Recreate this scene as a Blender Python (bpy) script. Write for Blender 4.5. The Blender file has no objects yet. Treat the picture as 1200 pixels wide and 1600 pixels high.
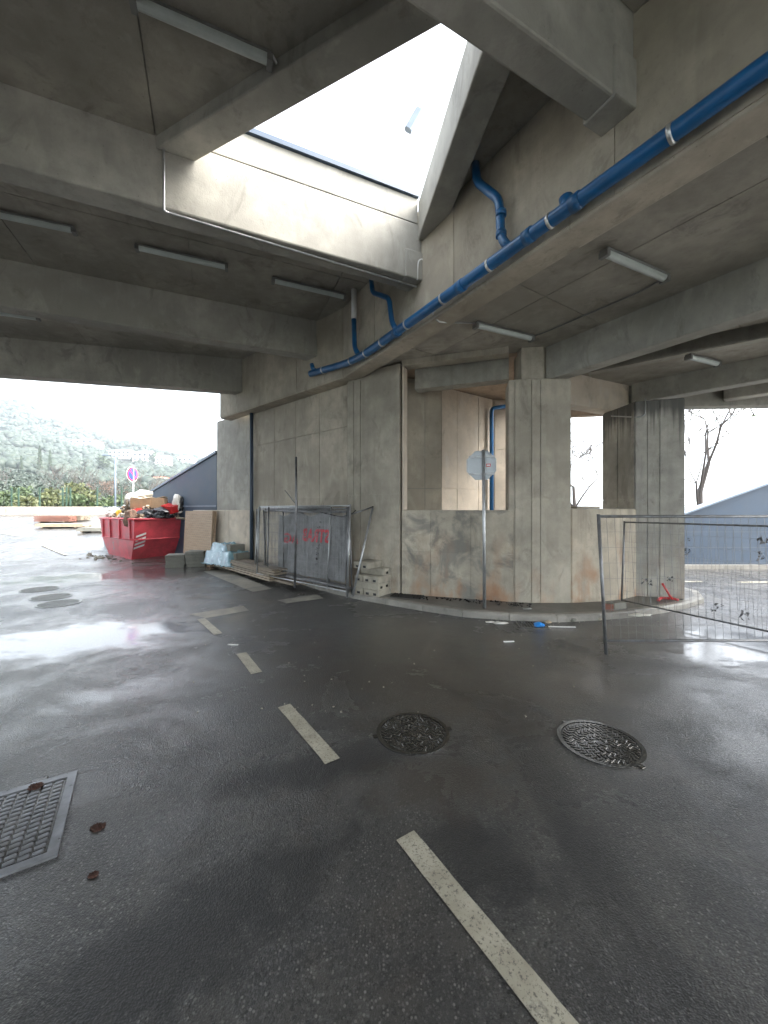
import bpy, bmesh, math, random
from mathutils import Vector, Matrix, noise
R = math.radians
rnd = random.Random(7)
S = bpy.context.scene
COL = S.collection
EYE = 2.05          # height of the camera above the road (phone held up)

# ------------------------------------------------------------------ camera, sky, sun, exposure
cd = bpy.data.cameras.new('camera'); cam = bpy.data.objects.new('camera', cd); COL.objects.link(cam)
cam.location = (0, 0, EYE); cam.rotation_euler = (R(90), 0, 0)
cd.sensor_fit = 'HORIZONTAL'; cd.sensor_width = 36; cd.lens = 18.0; cd.shift_y = -0.0025
cd.clip_start = 0.05; cd.clip_end = 6000
S.camera = cam
W = bpy.data.worlds.new('World'); S.world = W; W.use_nodes = True
wn = W.node_tree; wn.nodes.clear()
wo = wn.nodes.new('ShaderNodeOutputWorld'); wb = wn.nodes.new('ShaderNodeBackground')
sky = wn.nodes.new('ShaderNodeTexSky'); sky.sky_type = 'NISHITA'; sky.sun_disc = False
SUN_EL, SUN_AZ = 48, 100
sky.sun_elevation = R(SUN_EL); sky.sun_rotation = R(SUN_AZ); sky.air_density = 1.0; sky.dust_density = 6.0; sky.ozone_density = 1.0
hs = wn.nodes.new('ShaderNodeHueSaturation'); hs.inputs['Saturation'].default_value = 0.34
wn.links.new(sky.outputs[0], hs.inputs['Color']); wn.links.new(hs.outputs[0], wb.inputs[0]); wn.links.new(wb.outputs[0], wo.inputs[0])
wb.inputs[1].default_value = 0.15
sd = bpy.data.lights.new('sun', 'SUN'); sd.energy = 0.5; sd.angle = R(45); sd.color = (1, .97, .93)
so = bpy.data.objects.new('sun', sd); COL.objects.link(so)
sv = Vector((math.sin(R(SUN_AZ))*math.cos(R(SUN_EL)), math.cos(R(SUN_AZ))*math.cos(R(SUN_EL)), math.sin(R(SUN_EL))))
so.rotation_euler = sv.to_track_quat('Z', 'Y').to_euler(); so.location = (0, 0, 60)
S.view_settings.view_transform = 'Standard'; S.view_settings.look = 'None'
S.view_settings.exposure = 2.95; S.view_settings.gamma = 1; S.view_settings.use_curve_mapping = False
S.render.engine = 'CYCLES'
S.cycles.max_bounces = 8; S.cycles.diffuse_bounces = 5; S.cycles.glossy_bounces = 4; S.cycles.volume_bounces = 1
S.cycles.transparent_max_bounces = 8; S.cycles.use_denoising = True; S.cycles.caustics_reflective = True; S.cycles.caustics_refractive = False
S.cycles.sample_clamp_indirect = 6.0

# ------------------------------------------------------------------ measuring helpers (survey of the place)
HZ = 797.0
def onz(px, py, z=0.0):                       # point at height z seen in direction (px, py)
    d = (z-EYE)*600.0/(HZ-py); return Vector(((px-600)/600*d, d, z))
def at(px, py, d): return Vector(((px-600)/600*d, d, EYE+(HZ-py)/600*d))
def v2(p): return Vector((p[0], p[1]))
def isect(a, b, c, d):                        # plan intersection of lines ab and cd
    a, b, c, d = map(v2, (a, b, c, d)); r = b-a; s = d-c
    t = ((c-a).x*s.y-(c-a).y*s.x)/(r.x*s.y-r.y*s.x); return a+r*t
def onwall(px, py, a, b, off=0.0):            # point of the vertical plane a-b (moved off towards the camera)
    a, b = v2(a), v2(b); n = Vector(((b-a).y, -(b-a).x)).normalized()
    if n.dot(-a) < 0: n = -n
    q = isect((0, 0), ((px-600)/600, 1), a+n*off, b+n*off); return Vector((q.x, q.y, EYE+(HZ-py)/600*q.y))

# ------------------------------------------------------------------ object helpers
def tag(o, label=None, cat=None, group=None, kind=None):
    if label: o['label'] = label
    if cat: o['category'] = cat
    if group: o['group'] = group
    if kind: o['kind'] = kind
    return o
ROOT = {}
def thing(name, label, cat, loc=(0, 0, 0), rz=0.0, group=None):
    o = bpy.data.objects.new(name, None); COL.objects.link(o); o.empty_display_size = .2
    o.location = loc; o.rotation_euler = (0, 0, rz); tag(o, label, cat, group)
    ROOT[o.name] = Vector(loc) if rz == 0 else Vector((0, 0, 0)); return o
class MB:
    def __init__(s): s.v = []; s.f = []; s.sm = []
    def add(s, vs, fs, smooth=False):
        o = len(s.v); s.v += [tuple(v) for v in vs]; s.f += [tuple(i+o for i in f) for f in fs]; s.sm += [smooth]*len(fs); return s
    def box(s, c, size, M=None):
        x, y, z = (q/2 for q in size); vs = []
        for i in (-1, 1):
            for j in (-1, 1):
                for k in (-1, 1):
                    p = Vector((i*x, j*y, k*z)); p = (M @ p) if M else p; vs.append(p+Vector(c))
        return s.add(vs, [(0, 1, 3, 2), (4, 6, 7, 5), (0, 4, 5, 1), (2, 3, 7, 6), (0, 2, 6, 4), (1, 5, 7, 3)])
    def cbox(s, c, size, b, M=None):          # box with chamfered vertical and top edges
        x, y, z = (q/2 for q in size); vs = []
        def ring(zz, i): return [(-x+i, -y+b, zz), (-x+b, -y+i, zz), (x-b, -y+i, zz), (x-i, -y+b, zz), (x-i, y-b, zz), (x-b, y-i, zz), (-x+b, y-i, zz), (-x+i, y-b, zz)]
        pts = ring(-z, 0)+ring(z-b, 0)+[(p[0]*(1-b/x), p[1]*(1-b/y), z) for p in ring(z, 0)]
        vs = [((M @ Vector(p)) if M else Vector(p))+Vector(c) for p in pts]
        fs = [tuple(range(7, -1, -1)), tuple(range(16, 24))]
        for k in (0, 8):
            for i in range(8): fs.append((k+i, k+(i+1) % 8, k+8+(i+1) % 8, k+8+i))
        return s.add(vs, fs)
    def prism(s, poly, z0, z1):
        a = sum(poly[i][0]*poly[(i+1) % len(poly)][1]-poly[(i+1) % len(poly)][0]*poly[i][1] for i in range(len(poly)))
        if a < 0: poly = list(reversed(poly))
        n = len(poly); vs = [(p[0], p[1], z0) for p in poly]+[(p[0], p[1], z1) for p in poly]
        return s.add(vs, [tuple(range(n-1, -1, -1)), tuple(range(n, 2*n))]+[(i, (i+1) % n, n+(i+1) % n, n+i) for i in range(n)])
    def hull(s, bot, top):                    # two matching rings
        n = len(bot)
        return s.add(list(bot)+list(top), [tuple(range(n-1, -1, -1)), tuple(range(n, 2*n))]+[(i, (i+1) % n, n+(i+1) % n, n+i) for i in range(n)])
    def tube(s, pts, r, n=8, cap=True, smooth=True):
        pts = [Vector(p) for p in pts]; rs = r if isinstance(r, (list, tuple)) else [r]*len(pts)
        o = len(s.v); u = None; m = len(pts)
        for i, p in enumerate(pts):
            t = (pts[min(i+1, m-1)]-pts[max(i-1, 0)])
            t = t.normalized() if t.length > 1e-9 else Vector((0, 0, 1))
            if u is None: u = t.orthogonal().normalized()
            else:
                u = u-t*u.dot(t); u = u.normalized() if u.length > 1e-6 else t.orthogonal().normalized()
            w = t.cross(u)
            k = 1.0
            if 0 < i < m-1:
                c = (pts[i]-pts[i-1]).normalized().dot((pts[i+1]-pts[i]).normalized()); k = 1/max(.6, math.sqrt(max(.01, (1+c)/2)))
            for j in range(n):
                a = 2*math.pi*j/n; s.v.append(tuple(p+(u*math.cos(a)+w*math.sin(a))*rs[i]*k))
        for i in range(m-1):
            for j in range(n):
                s.f.append((o+i*n+j, o+i*n+(j+1) % n, o+(i+1)*n+(j+1) % n, o+(i+1)*n+j)); s.sm.append(smooth)
        if cap:
            s.f.append(tuple(o+j for j in range(n-1, -1, -1))); s.f.append(tuple(o+(m-1)*n+j for j in range(n))); s.sm += [False, False]
        return s
    def quad(s, a, b, c, d): return s.add([a, b, c, d], [(0, 1, 2, 3)])
    def mesh(s, name, off=(0, 0, 0)):
        me = bpy.data.meshes.new(name); o = Vector(off)
        me.from_pydata([tuple(Vector(v)-o) for v in s.v], [], s.f)
        me.polygons.foreach_set('use_smooth', s.sm); me.update(); return me
    def build(s, name, mat, parent=None, kind=None, local=False, bevel=0.0):
        r = parent
        while r is not None and r.parent is not None: r = r.parent
        off = Vector((0, 0, 0)) if (local or r is None) else ROOT.get(r.name, Vector((0, 0, 0)))
        o = bpy.data.objects.new(name, s.mesh(name, off)); COL.objects.link(o); o.parent = parent
        if mat: o.data.materials.append(mat)
        if kind: o['kind'] = kind
        if bevel:
            m = o.modifiers.new('bevel', 'BEVEL'); m.width = bevel; m.segments = 2; m.limit_method = 'ANGLE'; m.angle_limit = R(40)
        return o
def copy_tree(o, parent=None):
    c = o.copy(); COL.objects.link(c)
    if parent is not None: c.parent = parent
    for ch in list(o.children): copy_tree(ch, c)
    return c
def smooth_path(pts, n=4):                     # rounded corners
    pts = [Vector(p) for p in pts]; out = [pts[0]]
    for i in range(1, len(pts)-1):
        a, b, c = pts[i-1], pts[i], pts[i+1]; k = min(.4*(b-a).length, .4*(c-b).length, .12)
        p, q = b+(a-b).normalized()*k, b+(c-b).normalized()*k
        for j in range(n+1):
            t = j/n; out.append(p*(1-t)**2+b*2*t*(1-t)+q*t*t)
    return out+[pts[-1]]

# ------------------------------------------------------------------ materials
def newmat(name):
    m = bpy.data.materials.new(name); m.use_nodes = True; nt = m.node_tree
    return m, nt, nt.nodes['Principled BSDF']
def nd(nt, typ, **kw):
    n = nt.nodes.new(typ)
    for k, v in kw.items():
        if k in n.inputs: n.inputs[k].default_value = v
        else: setattr(n, k, v)
    return n
def lk(nt, a, b): nt.links.new(a, b)
def math_(nt, op, a, b=None, c=None, clamp=False):
    n = nt.nodes.new('ShaderNodeMath'); n.operation = op; n.use_clamp = clamp
    for i, q in enumerate((a, b, c)):
        if q is None: continue
        if isinstance(q, (int, float)): n.inputs[i].default_value = q
        else: lk(nt, q, n.inputs[i])
    return n.outputs[0]
def mixc(nt, f, a, b, mode='MIX'):
    n = nt.nodes.new('ShaderNodeMix'); n.data_type = 'RGBA'; n.blend_type = mode
    for i, q in ((0, f), (6, a), (7, b)):
        if isinstance(q, (int, float)): n.inputs[i].default_value = q
        elif isinstance(q, (tuple, list)): n.inputs[i].default_value = (q[0], q[1], q[2], 1)
        else: lk(nt, q, n.inputs[i])
    return n.outputs[2]
def ramp(nt, v, lo, hi, a=0.0, b=1.0):
    n = nt.nodes.new('ShaderNodeMapRange'); n.inputs[1].default_value = lo; n.inputs[2].default_value = hi
    n.inputs[3].default_value = a; n.inputs[4].default_value = b; lk(nt, v, n.inputs[0]); return n.outputs[0]
def pos(nt, scale=(1, 1, 1), rot=0.0, obj=False):
    g = nt.nodes.new('ShaderNodeTexCoord') if obj else nt.nodes.new('ShaderNodeNewGeometry')
    mp = nt.nodes.new('ShaderNodeMapping'); mp.inputs['Scale'].default_value = scale; mp.inputs['Rotation'].default_value = (0, 0, rot)
    lk(nt, g.outputs['Object' if obj else 'Position'], mp.inputs[0]); return mp.outputs[0]
def noi(nt, vec, sc, det=4, rough=.55, dist=0.0):
    n = nd(nt, 'ShaderNodeTexNoise', Scale=sc, Detail=det, Roughness=rough, Distortion=dist); lk(nt, vec, n.inputs['Vector']); return n.outputs[0]
def bump(nt, bsdf, h, strength, dist=.02, to='Normal'):
    b = nd(nt, 'ShaderNodeBump', Strength=strength, Distance=dist); lk(nt, h, b.inputs['Height']); lk(nt, b.outputs[0], bsdf.inputs[to]); return b

def concrete(name, base=(.34, .325, .285), dark=.55, streak=.45, rust=0.0, patch=0.0, rough=.8, drip=0.0):
    m, nt, b = newmat(name); p = pos(nt)
    big = noi(nt, p, .55, 4); mid = noi(nt, p, 3.2, 6, .62); fine = noi(nt, p, 45, 3)
    st = noi(nt, pos(nt, (5.5, 5.5, .28)), 1.0, 5, .6)
    oi = nt.nodes.new('ShaderNodeObjectInfo')
    c = mixc(nt, ramp(nt, big, .38, .62), tuple(q*.72 for q in base), tuple(q*1.14 for q in base))
    c = mixc(nt, ramp(nt, mid, .38, .72, 0, .7), c, tuple(q*dark for q in base))
    blot = noi(nt, pos(nt, (1.1, 1.1, .6)), 1.7, 8, .72, .8); c = mixc(nt, ramp(nt, blot, .56, .66, 0, .5), c, tuple(q*dark*.62 for q in base))
    speck = noi(nt, p, 22, 4, .7); c = mixc(nt, ramp(nt, speck, .58, .7, 0, .3), c, tuple(q*.55 for q in base))
    c = mixc(nt, ramp(nt, st, .5, .72, 0, streak), c, tuple(q*dark*.75 for q in base))
    lt = noi(nt, pos(nt, (2.2, 2.2, .9)), 1.3, 5, .65, .5)
    c = mixc(nt, ramp(nt, lt, .54, .72, 0, .3), c, tuple(min(.6, q*1.4) for q in base))
    if drip:
        zz = nd_sepz(nt); dn = noi(nt, pos(nt, (7, 7, .12)), 1.0, 4, .65)
        k = math_(nt, 'ADD', dn, ramp(nt, zz, 2.6, 4.5, -.34, .07)); c = mixc(nt, ramp(nt, k, .5, .6, 0, drip), c, (.07, .07, .065))
        c = mixc(nt, ramp(nt, math_(nt, 'ADD', zz, math_(nt, 'MULTIPLY', dn, .5)), 4.35, 4.55, 0, .8), c, (.09, .088, .08))
    if patch:
        pm = noi(nt, p, 1.5, 5, .6, .6); c = mixc(nt, ramp(nt, pm, .5, .6, 0, patch), c, (.15, .152, .14))
    if rust:
        rs = math_(nt, 'MULTIPLY', ramp(nt, noi(nt, pos(nt, (1.6, 1.6, .8)), 1.4, 5), .48, .66), ramp(nt, nd_sepz(nt), .1, 1.7, 1, 0), clamp=True)
        c = mixc(nt, math_(nt, 'MULTIPLY', rs, rust), c, (.36, .17, .075))
    v = math_(nt, 'ADD', math_(nt, 'MULTIPLY', oi.outputs['Random'], .14), .93)
    c = mixc(nt, 1.0, c, mixc_gray(nt, v), 'MULTIPLY')
    hole = nd(nt, 'ShaderNodeTexVoronoi', Scale=7.0); lk(nt, p, hole.inputs['Vector'])
    hm = ramp(nt, hole.outputs[0], .02, .055, .75, 0)
    c = mixc(nt, hm, c, tuple(q*.3 for q in base))
    lk(nt, c, b.inputs['Base Color']); b.inputs['Roughness'].default_value = rough
    h = math_(nt, 'ADD', math_(nt, 'MULTIPLY', mid, .6), math_(nt, 'MULTIPLY', fine, .25)); bump(nt, b, h, .35, .02)
    return m
def nd_sepz(nt):
    g = nt.nodes.new('ShaderNodeNewGeometry'); s = nt.nodes.new('ShaderNodeSeparateXYZ'); lk(nt, g.outputs['Position'], s.inputs[0]); return s.outputs[2]
def mixc_gray(nt, v):
    n = nt.nodes.new('ShaderNodeCombineColor')
    for i in range(3): lk(nt, v, n.inputs[i])
    return n.outputs[0]
def plain(name, col, rough=.5, metal=0.0, var=.15, scale=6.0, bmp=.1, coat=0.0, dirt=0.0, dcol=(.12, .1, .08)):
    m, nt, b = newmat(name); p = pos(nt, obj=True); n = noi(nt, p, scale, 5, .6)
    oi = nt.nodes.new('ShaderNodeObjectInfo')
    c = mixc(nt, ramp(nt, n, .3, .7), tuple(q*(1-var) for q in col), tuple(min(1, q*(1+var)) for q in col))
    c = mixc(nt, 1.0, c, mixc_gray(nt, math_(nt, 'ADD', math_(nt, 'MULTIPLY', oi.outputs['Random'], .25), .86)), 'MULTIPLY')
    if dirt: c = mixc(nt, ramp(nt, noi(nt, p, scale*.7, 6, .7), .45, .7, 0, dirt), c, dcol)
    lk(nt, c, b.inputs['Base Color']); b.inputs['Metallic'].default_value = metal
    lk(nt, ramp(nt, n, .3, .7, rough*.8, min(1, rough*1.2)), b.inputs['Roughness'])
    if coat: b.inputs['Coat Weight'].default_value = coat; b.inputs['Coat Roughness'].default_value = .12
    if bmp: bump(nt, b, noi(nt, p, scale*6, 4), bmp, .01)
    return m

def asphalt():
    m, nt, b = newmat('wet_asphalt'); p = pos(nt)
    vor = nd(nt, 'ShaderNodeTexVoronoi', Scale=120.0); lk(nt, p, vor.inputs['Vector'])
    vor2 = nd(nt, 'ShaderNodeTexVoronoi', Scale=55.0); lk(nt, p, vor2.inputs['Vector'])
    agg = noi(nt, p, 150, 3, .7); big = noi(nt, p, .5, 6, .62, .5); mid = noi(nt, p, 2.4, 7, .68, .3); coarse = noi(nt, p, .75, 5, .6, .4)
    sepc = nt.nodes.new('ShaderNodeSeparateColor'); lk(nt, vor.outputs['Color'], sepc.inputs[0])
    c = mixc(nt, ramp(nt, big, .36, .62), (.018, .018, .0178), (.058, .057, .053))
    c = mixc(nt, ramp(nt, mid, .44, .64, 0, .75), c, (.075, .07, .06))
    vs_ = nd(nt, 'ShaderNodeTexVoronoi', Scale=62.0); lk(nt, p, vs_.inputs['Vector']); sc3 = nt.nodes.new('ShaderNodeSeparateColor'); lk(nt, vs_.outputs['Color'], sc3.inputs[0])
    c = mixc(nt, ramp(nt, sc3.outputs[1], .0, .35, .75, 0), c, (.008, .008, .008)); c = mixc(nt, math_(nt, 'MULTIPLY', ramp(nt, sc3.outputs[0], .66, 1.0, 0, .9), ramp(nt, vs_.outputs[0], .28, .45, 1, 0)), c, (.24, .235, .215))  # dark and pale stones; the wet sparkle is put into their colour too
    c = mixc(nt, ramp(nt, sepc.outputs[0], .72, 1.0, 0, .6), c, (.13, .128, .118))
    c = mixc(nt, ramp(nt, noi(nt, p, 240, 2), .60, .72, 0, .5), c, (.19, .19, .18))
    c = mixc(nt, ramp(nt, noi(nt, pos(nt, (1, .22, 1), R(-34)), 1.1, 5, .6, .4), .5, .66, 0, .75), c, (.011, .011, .011))
    mud = ramp(nt, noi(nt, p, .7, 7, .66, .6), .54, .68, 0, .6); c = mixc(nt, mud, c, (.075, .055, .038))
    crack = nd(nt, 'ShaderNodeTexVoronoi', Scale=.42, feature='DISTANCE_TO_EDGE'); wv = nd(nt, 'ShaderNodeVectorMath', operation='MULTIPLY_ADD'); wn_ = nd(nt, 'ShaderNodeTexNoise', Scale=3.0, Detail=6.0); lk(nt, p, wn_.inputs['Vector'])
    lk(nt, wn_.outputs['Color'], wv.inputs[0]); wv.inputs[1].default_value = (.7, .7, 0); lk(nt, p, wv.inputs[2]); lk(nt, wv.outputs[0], crack.inputs['Vector'])
    ck = math_(nt, 'MULTIPLY', ramp(nt, crack.outputs[0], .002, .009, 1, 0), ramp(nt, noi(nt, p, .33, 3), .55, .62)); c = mixc(nt, math_(nt, 'MULTIPLY', ck, .8), c, (.008, .008, .008))
    g = nt.nodes.new('ShaderNodeNewGeometry'); wet = None
    w2 = nd(nt, 'ShaderNodeTexNoise', Scale=3.2, Detail=8.0, Roughness=.7); lk(nt, p, w2.inputs['Vector'])
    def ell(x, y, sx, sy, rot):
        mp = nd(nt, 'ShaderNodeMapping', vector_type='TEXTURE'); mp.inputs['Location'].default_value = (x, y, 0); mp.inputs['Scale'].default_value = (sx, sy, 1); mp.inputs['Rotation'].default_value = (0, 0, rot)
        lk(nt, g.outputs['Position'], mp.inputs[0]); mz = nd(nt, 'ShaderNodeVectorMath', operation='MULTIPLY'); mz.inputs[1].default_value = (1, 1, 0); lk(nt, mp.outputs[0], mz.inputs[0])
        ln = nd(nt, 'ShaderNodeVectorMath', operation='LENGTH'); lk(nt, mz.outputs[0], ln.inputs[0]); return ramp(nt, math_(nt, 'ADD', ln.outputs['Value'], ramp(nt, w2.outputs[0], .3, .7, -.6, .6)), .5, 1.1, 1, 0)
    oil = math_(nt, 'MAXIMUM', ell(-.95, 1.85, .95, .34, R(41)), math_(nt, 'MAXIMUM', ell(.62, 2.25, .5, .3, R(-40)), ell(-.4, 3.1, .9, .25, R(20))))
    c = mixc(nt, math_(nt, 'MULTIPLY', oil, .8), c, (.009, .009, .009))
    brown = math_(nt, 'MAXIMUM', ell(.5, 5.0, 2.2, 1.6, R(-20)), ell(.45, 2.9, .6, .35, 0)); c = mixc(nt, math_(nt, 'MULTIPLY', brown, .55), c, (.045, .032, .02))  # brown mud film, with the concrete's reflection also put into the colour
    wob = nd(nt, 'ShaderNodeTexNoise', Scale=1.1, Detail=9.0, Roughness=.68); lk(nt, pos(nt, (1, 1.6, 1), R(-25)), wob.inputs['Vector'])
    for (x, y, sx, sy, rot, w) in PUDDLES:
        mp = nd(nt, 'ShaderNodeMapping', vector_type='TEXTURE'); mp.inputs['Location'].default_value = (x, y, 0); mp.inputs['Scale'].default_value = (sx, sy, 1); mp.inputs['Rotation'].default_value = (0, 0, rot)
        lk(nt, g.outputs['Position'], mp.inputs[0])
        ln = nd(nt, 'ShaderNodeVectorMath', operation='LENGTH'); mz = nd(nt, 'ShaderNodeVectorMath', operation='MULTIPLY'); mz.inputs[1].default_value = (1, 1, 0)
        lk(nt, mp.outputs[0], mz.inputs[0]); lk(nt, mz.outputs[0], ln.inputs[0])
        d = math_(nt, 'ADD', ln.outputs['Value'], ramp(nt, wob.outputs[0], .3, .7, -.5, .5))
        v = ramp(nt, d, .4, 1.3, w, 0)
        wet = v if wet is None else math_(nt, 'MAXIMUM', wet, v)
    wet = math_(nt, 'MAXIMUM', wet, ramp(nt, noi(nt, p, .7, 8, .66, .5), .4, .62, .2, .72))
    wet = math_(nt, 'SUBTRACT', wet, math_(nt, 'MULTIPLY', oil, .45), clamp=True)
    c = mixc(nt, math_(nt, 'MULTIPLY', wet, .5), c, (.012, .0116, .0108))
    lk(nt, c, b.inputs['Base Color']); lk(nt, ramp(nt, wet, .1, 1.0, .5, .3), b.inputs['Roughness'])
    h = math_(nt, 'ADD', math_(nt, 'ADD', ramp(nt, vor.outputs[0], 0, .7, 1, 0), math_(nt, 'MULTIPLY', agg, .8)), ramp(nt, vor2.outputs[0], 0, .6, .7, 0))
    bm = nd(nt, 'ShaderNodeBump', Distance=.006, Strength=.4); lk(nt, h, bm.inputs['Height']); lk(nt, bm.outputs[0], b.inputs['Normal'])
    bc = nd(nt, 'ShaderNodeBump', Distance=.006); lk(nt, h, bc.inputs['Height'])
    st_ = math_(nt, 'MULTIPLY', ramp(nt, wet, .15, .95, .68, .02), ramp(nt, coarse, .38, .62, .6, 1.4)); lk(nt, st_, bc.inputs['Strength'])
    lk(nt, bc.outputs[0], b.inputs['Coat Normal']); lk(nt, ramp(nt, wet, .15, .6, .55, 1.0), b.inputs['Coat Weight'])
    lk(nt, ramp(nt, wet, .15, .95, .36, .04), b.inputs['Coat Roughness']); b.inputs['Coat IOR'].default_value = 1.42
    return m
PUDDLES = [(-5.2, 6.1, 4.3, 1.3, R(22), 1.0), (-8.5, 12, 5, 1.6, R(25), .95), (5.6, 5.6, 2.6, 1.8, R(-30), .95), (2.4, 4.2, .7, 1.1, R(-25), .75),
           (.4, 6.0, 2.6, 1.5, R(-15), .9), (-2.6, 4.4, 1.1, .55, R(30), .7), (7, 11.2, 3.5, 1.6, 0, .9), (4.0, 3.6, 2.2, 1.8, R(-30), .62), (-14, 21, 6, 4, R(20), .9)]

def paint():
    m, nt, b = newmat('road_paint'); p = pos(nt)
    c = mixc(nt, ramp(nt, noi(nt, p, 5, 5), .35, .7), (.34, .315, .24), (.52, .495, .40))
    wear = math_(nt, 'MAXIMUM', ramp(nt, noi(nt, p, 62, 4, .75), .54, .62), ramp(nt, noi(nt, p, 8, 7, .75), .56, .68))
    c = mixc(nt, math_(nt, 'MULTIPLY', wear, .8), c, (.09, .085, .075)); lk(nt, c, b.inputs['Base Color'])
    b.inputs['Roughness'].default_value = .5; b.inputs['Coat Weight'].default_value = .25; b.inputs['Coat Roughness'].default_value = .2
    bump(nt, b, noi(nt, p, 90, 3), .5, .004); return m
def leafmat(name, c1, c2):
    m, nt, b = newmat(name); g = nt.nodes.new('ShaderNodeNewGeometry')
    n = noi(nt, pos(nt), 1.4, 3); r = math_(nt, 'ADD', math_(nt, 'MULTIPLY', g.outputs['Random Per Island'], .6), math_(nt, 'MULTIPLY', n, .5))
    lk(nt, mixc(nt, ramp(nt, r, .2, .9), c1, c2), b.inputs['Base Color']); b.inputs['Roughness'].default_value = .6; return m
def wood(name, c1, c2):
    m, nt, b = newmat(name); n = noi(nt, pos(nt, (1.2, 14, 14), obj=True), 2.0, 5, .6)
    oi = nt.nodes.new('ShaderNodeObjectInfo')
    c = mixc(nt, ramp(nt, n, .3, .7), c1, c2); c = mixc(nt, 1.0, c, mixc_gray(nt, math_(nt, 'ADD', math_(nt, 'MULTIPLY', oi.outputs['Random'], .5), .7)), 'MULTIPLY')
    lk(nt, c, b.inputs['Base Color']); b.inputs['Roughness'].default_value = .6; bump(nt, b, n, .3, .01); return m

M = dict(
    deck=concrete('deck_concrete', (.36, .345, .295), .5, .35), drip=concrete('dripping_concrete', (.40, .385, .335), .55, .3, rust=.3, drip=.6), ceil=concrete('ceiling_concrete', (.37, .345, .29), .6, .0),
    beam=concrete('beam_concrete', (.40, .385, .335), .66, .2), wall=concrete('wall_concrete', (.46, .41, .325), .66, .25, rust=.2),
    pier=concrete('pier_concrete', (.455, .415, .335), .58, .32, rust=.4), low=concrete('stained_concrete', (.46, .415, .33), .56, .35, rust=.8, patch=.7),
    lit=concrete('pale_lit_concrete', (.60, .52, .415), .75, .12), tan=concrete('warm_ceiling_concrete', (.40, .30, .215), .6, .1),  # lit: pale concrete with the light on inner wall, jamb, girder put in
    rusty=concrete('rusty_concrete', (.50, .44, .345), .6, .6, rust=1.0), kerb=concrete('kerb_concrete', (.30, .285, .25), .55, .1, rough=.5),
    walk=concrete('pavement_concrete', (.12, .115, .105), .5, .1, patch=.5, rough=.4), block=concrete('block_concrete', (.36, .335, .27), .5, .2), blockd=concrete('grey_block_concrete', (.24, .235, .2), .6, .1),
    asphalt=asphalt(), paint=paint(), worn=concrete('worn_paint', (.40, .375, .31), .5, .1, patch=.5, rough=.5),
    bluep=plain('blue_pipe', (.008, .115, .30), .38, 0, .22, 3, .05, .15, dirt=.3, dcol=(.05, .10, .16)), clampm=plain('clamp_steel', (.6, .6, .58), .35, .8), galv=plain('galvanised_steel', (.42, .43, .43), .42, .75, .2, 9, .05),
    dgalv=plain('dull_steel', (.22, .225, .23), .45, .7, .25, 9, .05, dirt=.4, dcol=(.13, .09, .06)), iron=plain('cast_iron', (.13, .128, .12), .2, .85, .3, 14, .15, dirt=.25, dcol=(.08, .06, .04)),
    cover=plain('steel_cover', (.20, .205, .215), .32, .6, .3, 7, .2, dirt=.4, dcol=(.14, .13, .11)), red=plain('red_skip_paint', (.56, .06, .08), .45, 0, .25, 2.5, .08, .1, dirt=.55, dcol=(.17, .035, .03)),
    white=plain('white_plastic', (.72, .72, .7), .45), signw=plain('sign_grey', (.50, .54, .56), .5, .1, .08), bluew=plain('blue_cladding', (.042, .068, .105), .5, .0, .15, 1.2, .03, dirt=.25, dcol=(.09, .10, .11)), coping=plain('grey_coping', (.18, .22, .27), .4, .3),
    card=plain('cardboard', (.30, .20, .12), .8), cardl=plain('pale_cardboard', (.5, .4, .28), .8), black=plain('black_plastic', (.012, .012, .014), .25, 0, .3, 8, .25), bag=plain('blue_plastic_sheet', (.25, .42, .48), .25, 0, .2, 6, .3, .3),
    wbag=plain('white_plastic_bag', (.68, .66, .6), .4, 0, .15, 8, .3), redp=plain('red_plastic', (.5, .02, .02), .35), yel=plain('yellow_plastic', (.7, .42, .03), .4), bluepl=plain('bright_blue_plastic', (.02, .22, .62), .35), brownc=plain('brown_cloth', (.16, .10, .07), .9, 0, .4),
    plank=wood('weathered_plank', (.17, .135, .10), (.34, .28, .2)), board=wood('brown_board', (.36, .255, .17), (.46, .34, .23)), bark=plain('bark', (.05, .043, .036), .9, 0, .4, 10, .4), barkp=plain('pale_bark', (.085, .07, .06), .9, 0, .3, 8, .3),
    leafg=leafmat('green_leaf', (.025, .05, .016), (.07, .10, .03)), leafy=leafmat('yellow_green_leaf', (.045, .062, .016), (.10, .105, .032)), leafd=leafmat('dark_leaf', (.015, .035, .015), (.05, .08, .03)), leafr=leafmat('russet_leaf', (.14, .06, .035), (.22, .11, .065)),
    scrub=leafmat('scrub_leaf', (.016, .030, .018), (.030, .046, .028)), tarp=plain('grey_banner', (.17, .172, .17), .5, 0, .35, 5, .3, dirt=.4, dcol=(.07, .07, .07)), bred=plain('red_print', (.5, .03, .045), .6), housew=plain('white_render', (.74, .72, .68), .8), roofr=plain('red_tile', (.38, .13, .07), .8), glass=plain('dark_window', (.04, .05, .06), .15, 0),
    lamp=plain('lamp_cover', (.48, .53, .50), .35, 0, .08), lampb=plain('lamp_body', (.20, .20, .19), .5), dirt=plain('red_brown_soil', (.055, .024, .016), .9, 0, .4, 30, .5), greenp=plain('green_fence_paint', (.03, .07, .045), .5), mat=plain('rubber_mat', (.015, .015, .015), .6), brick=plain('red_brick', (.22, .10, .07), .8), signb=plain('sign_blue', (.02, .06, .5), .4), signr=plain('sign_red', (.6, .03, .04), .4))

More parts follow.
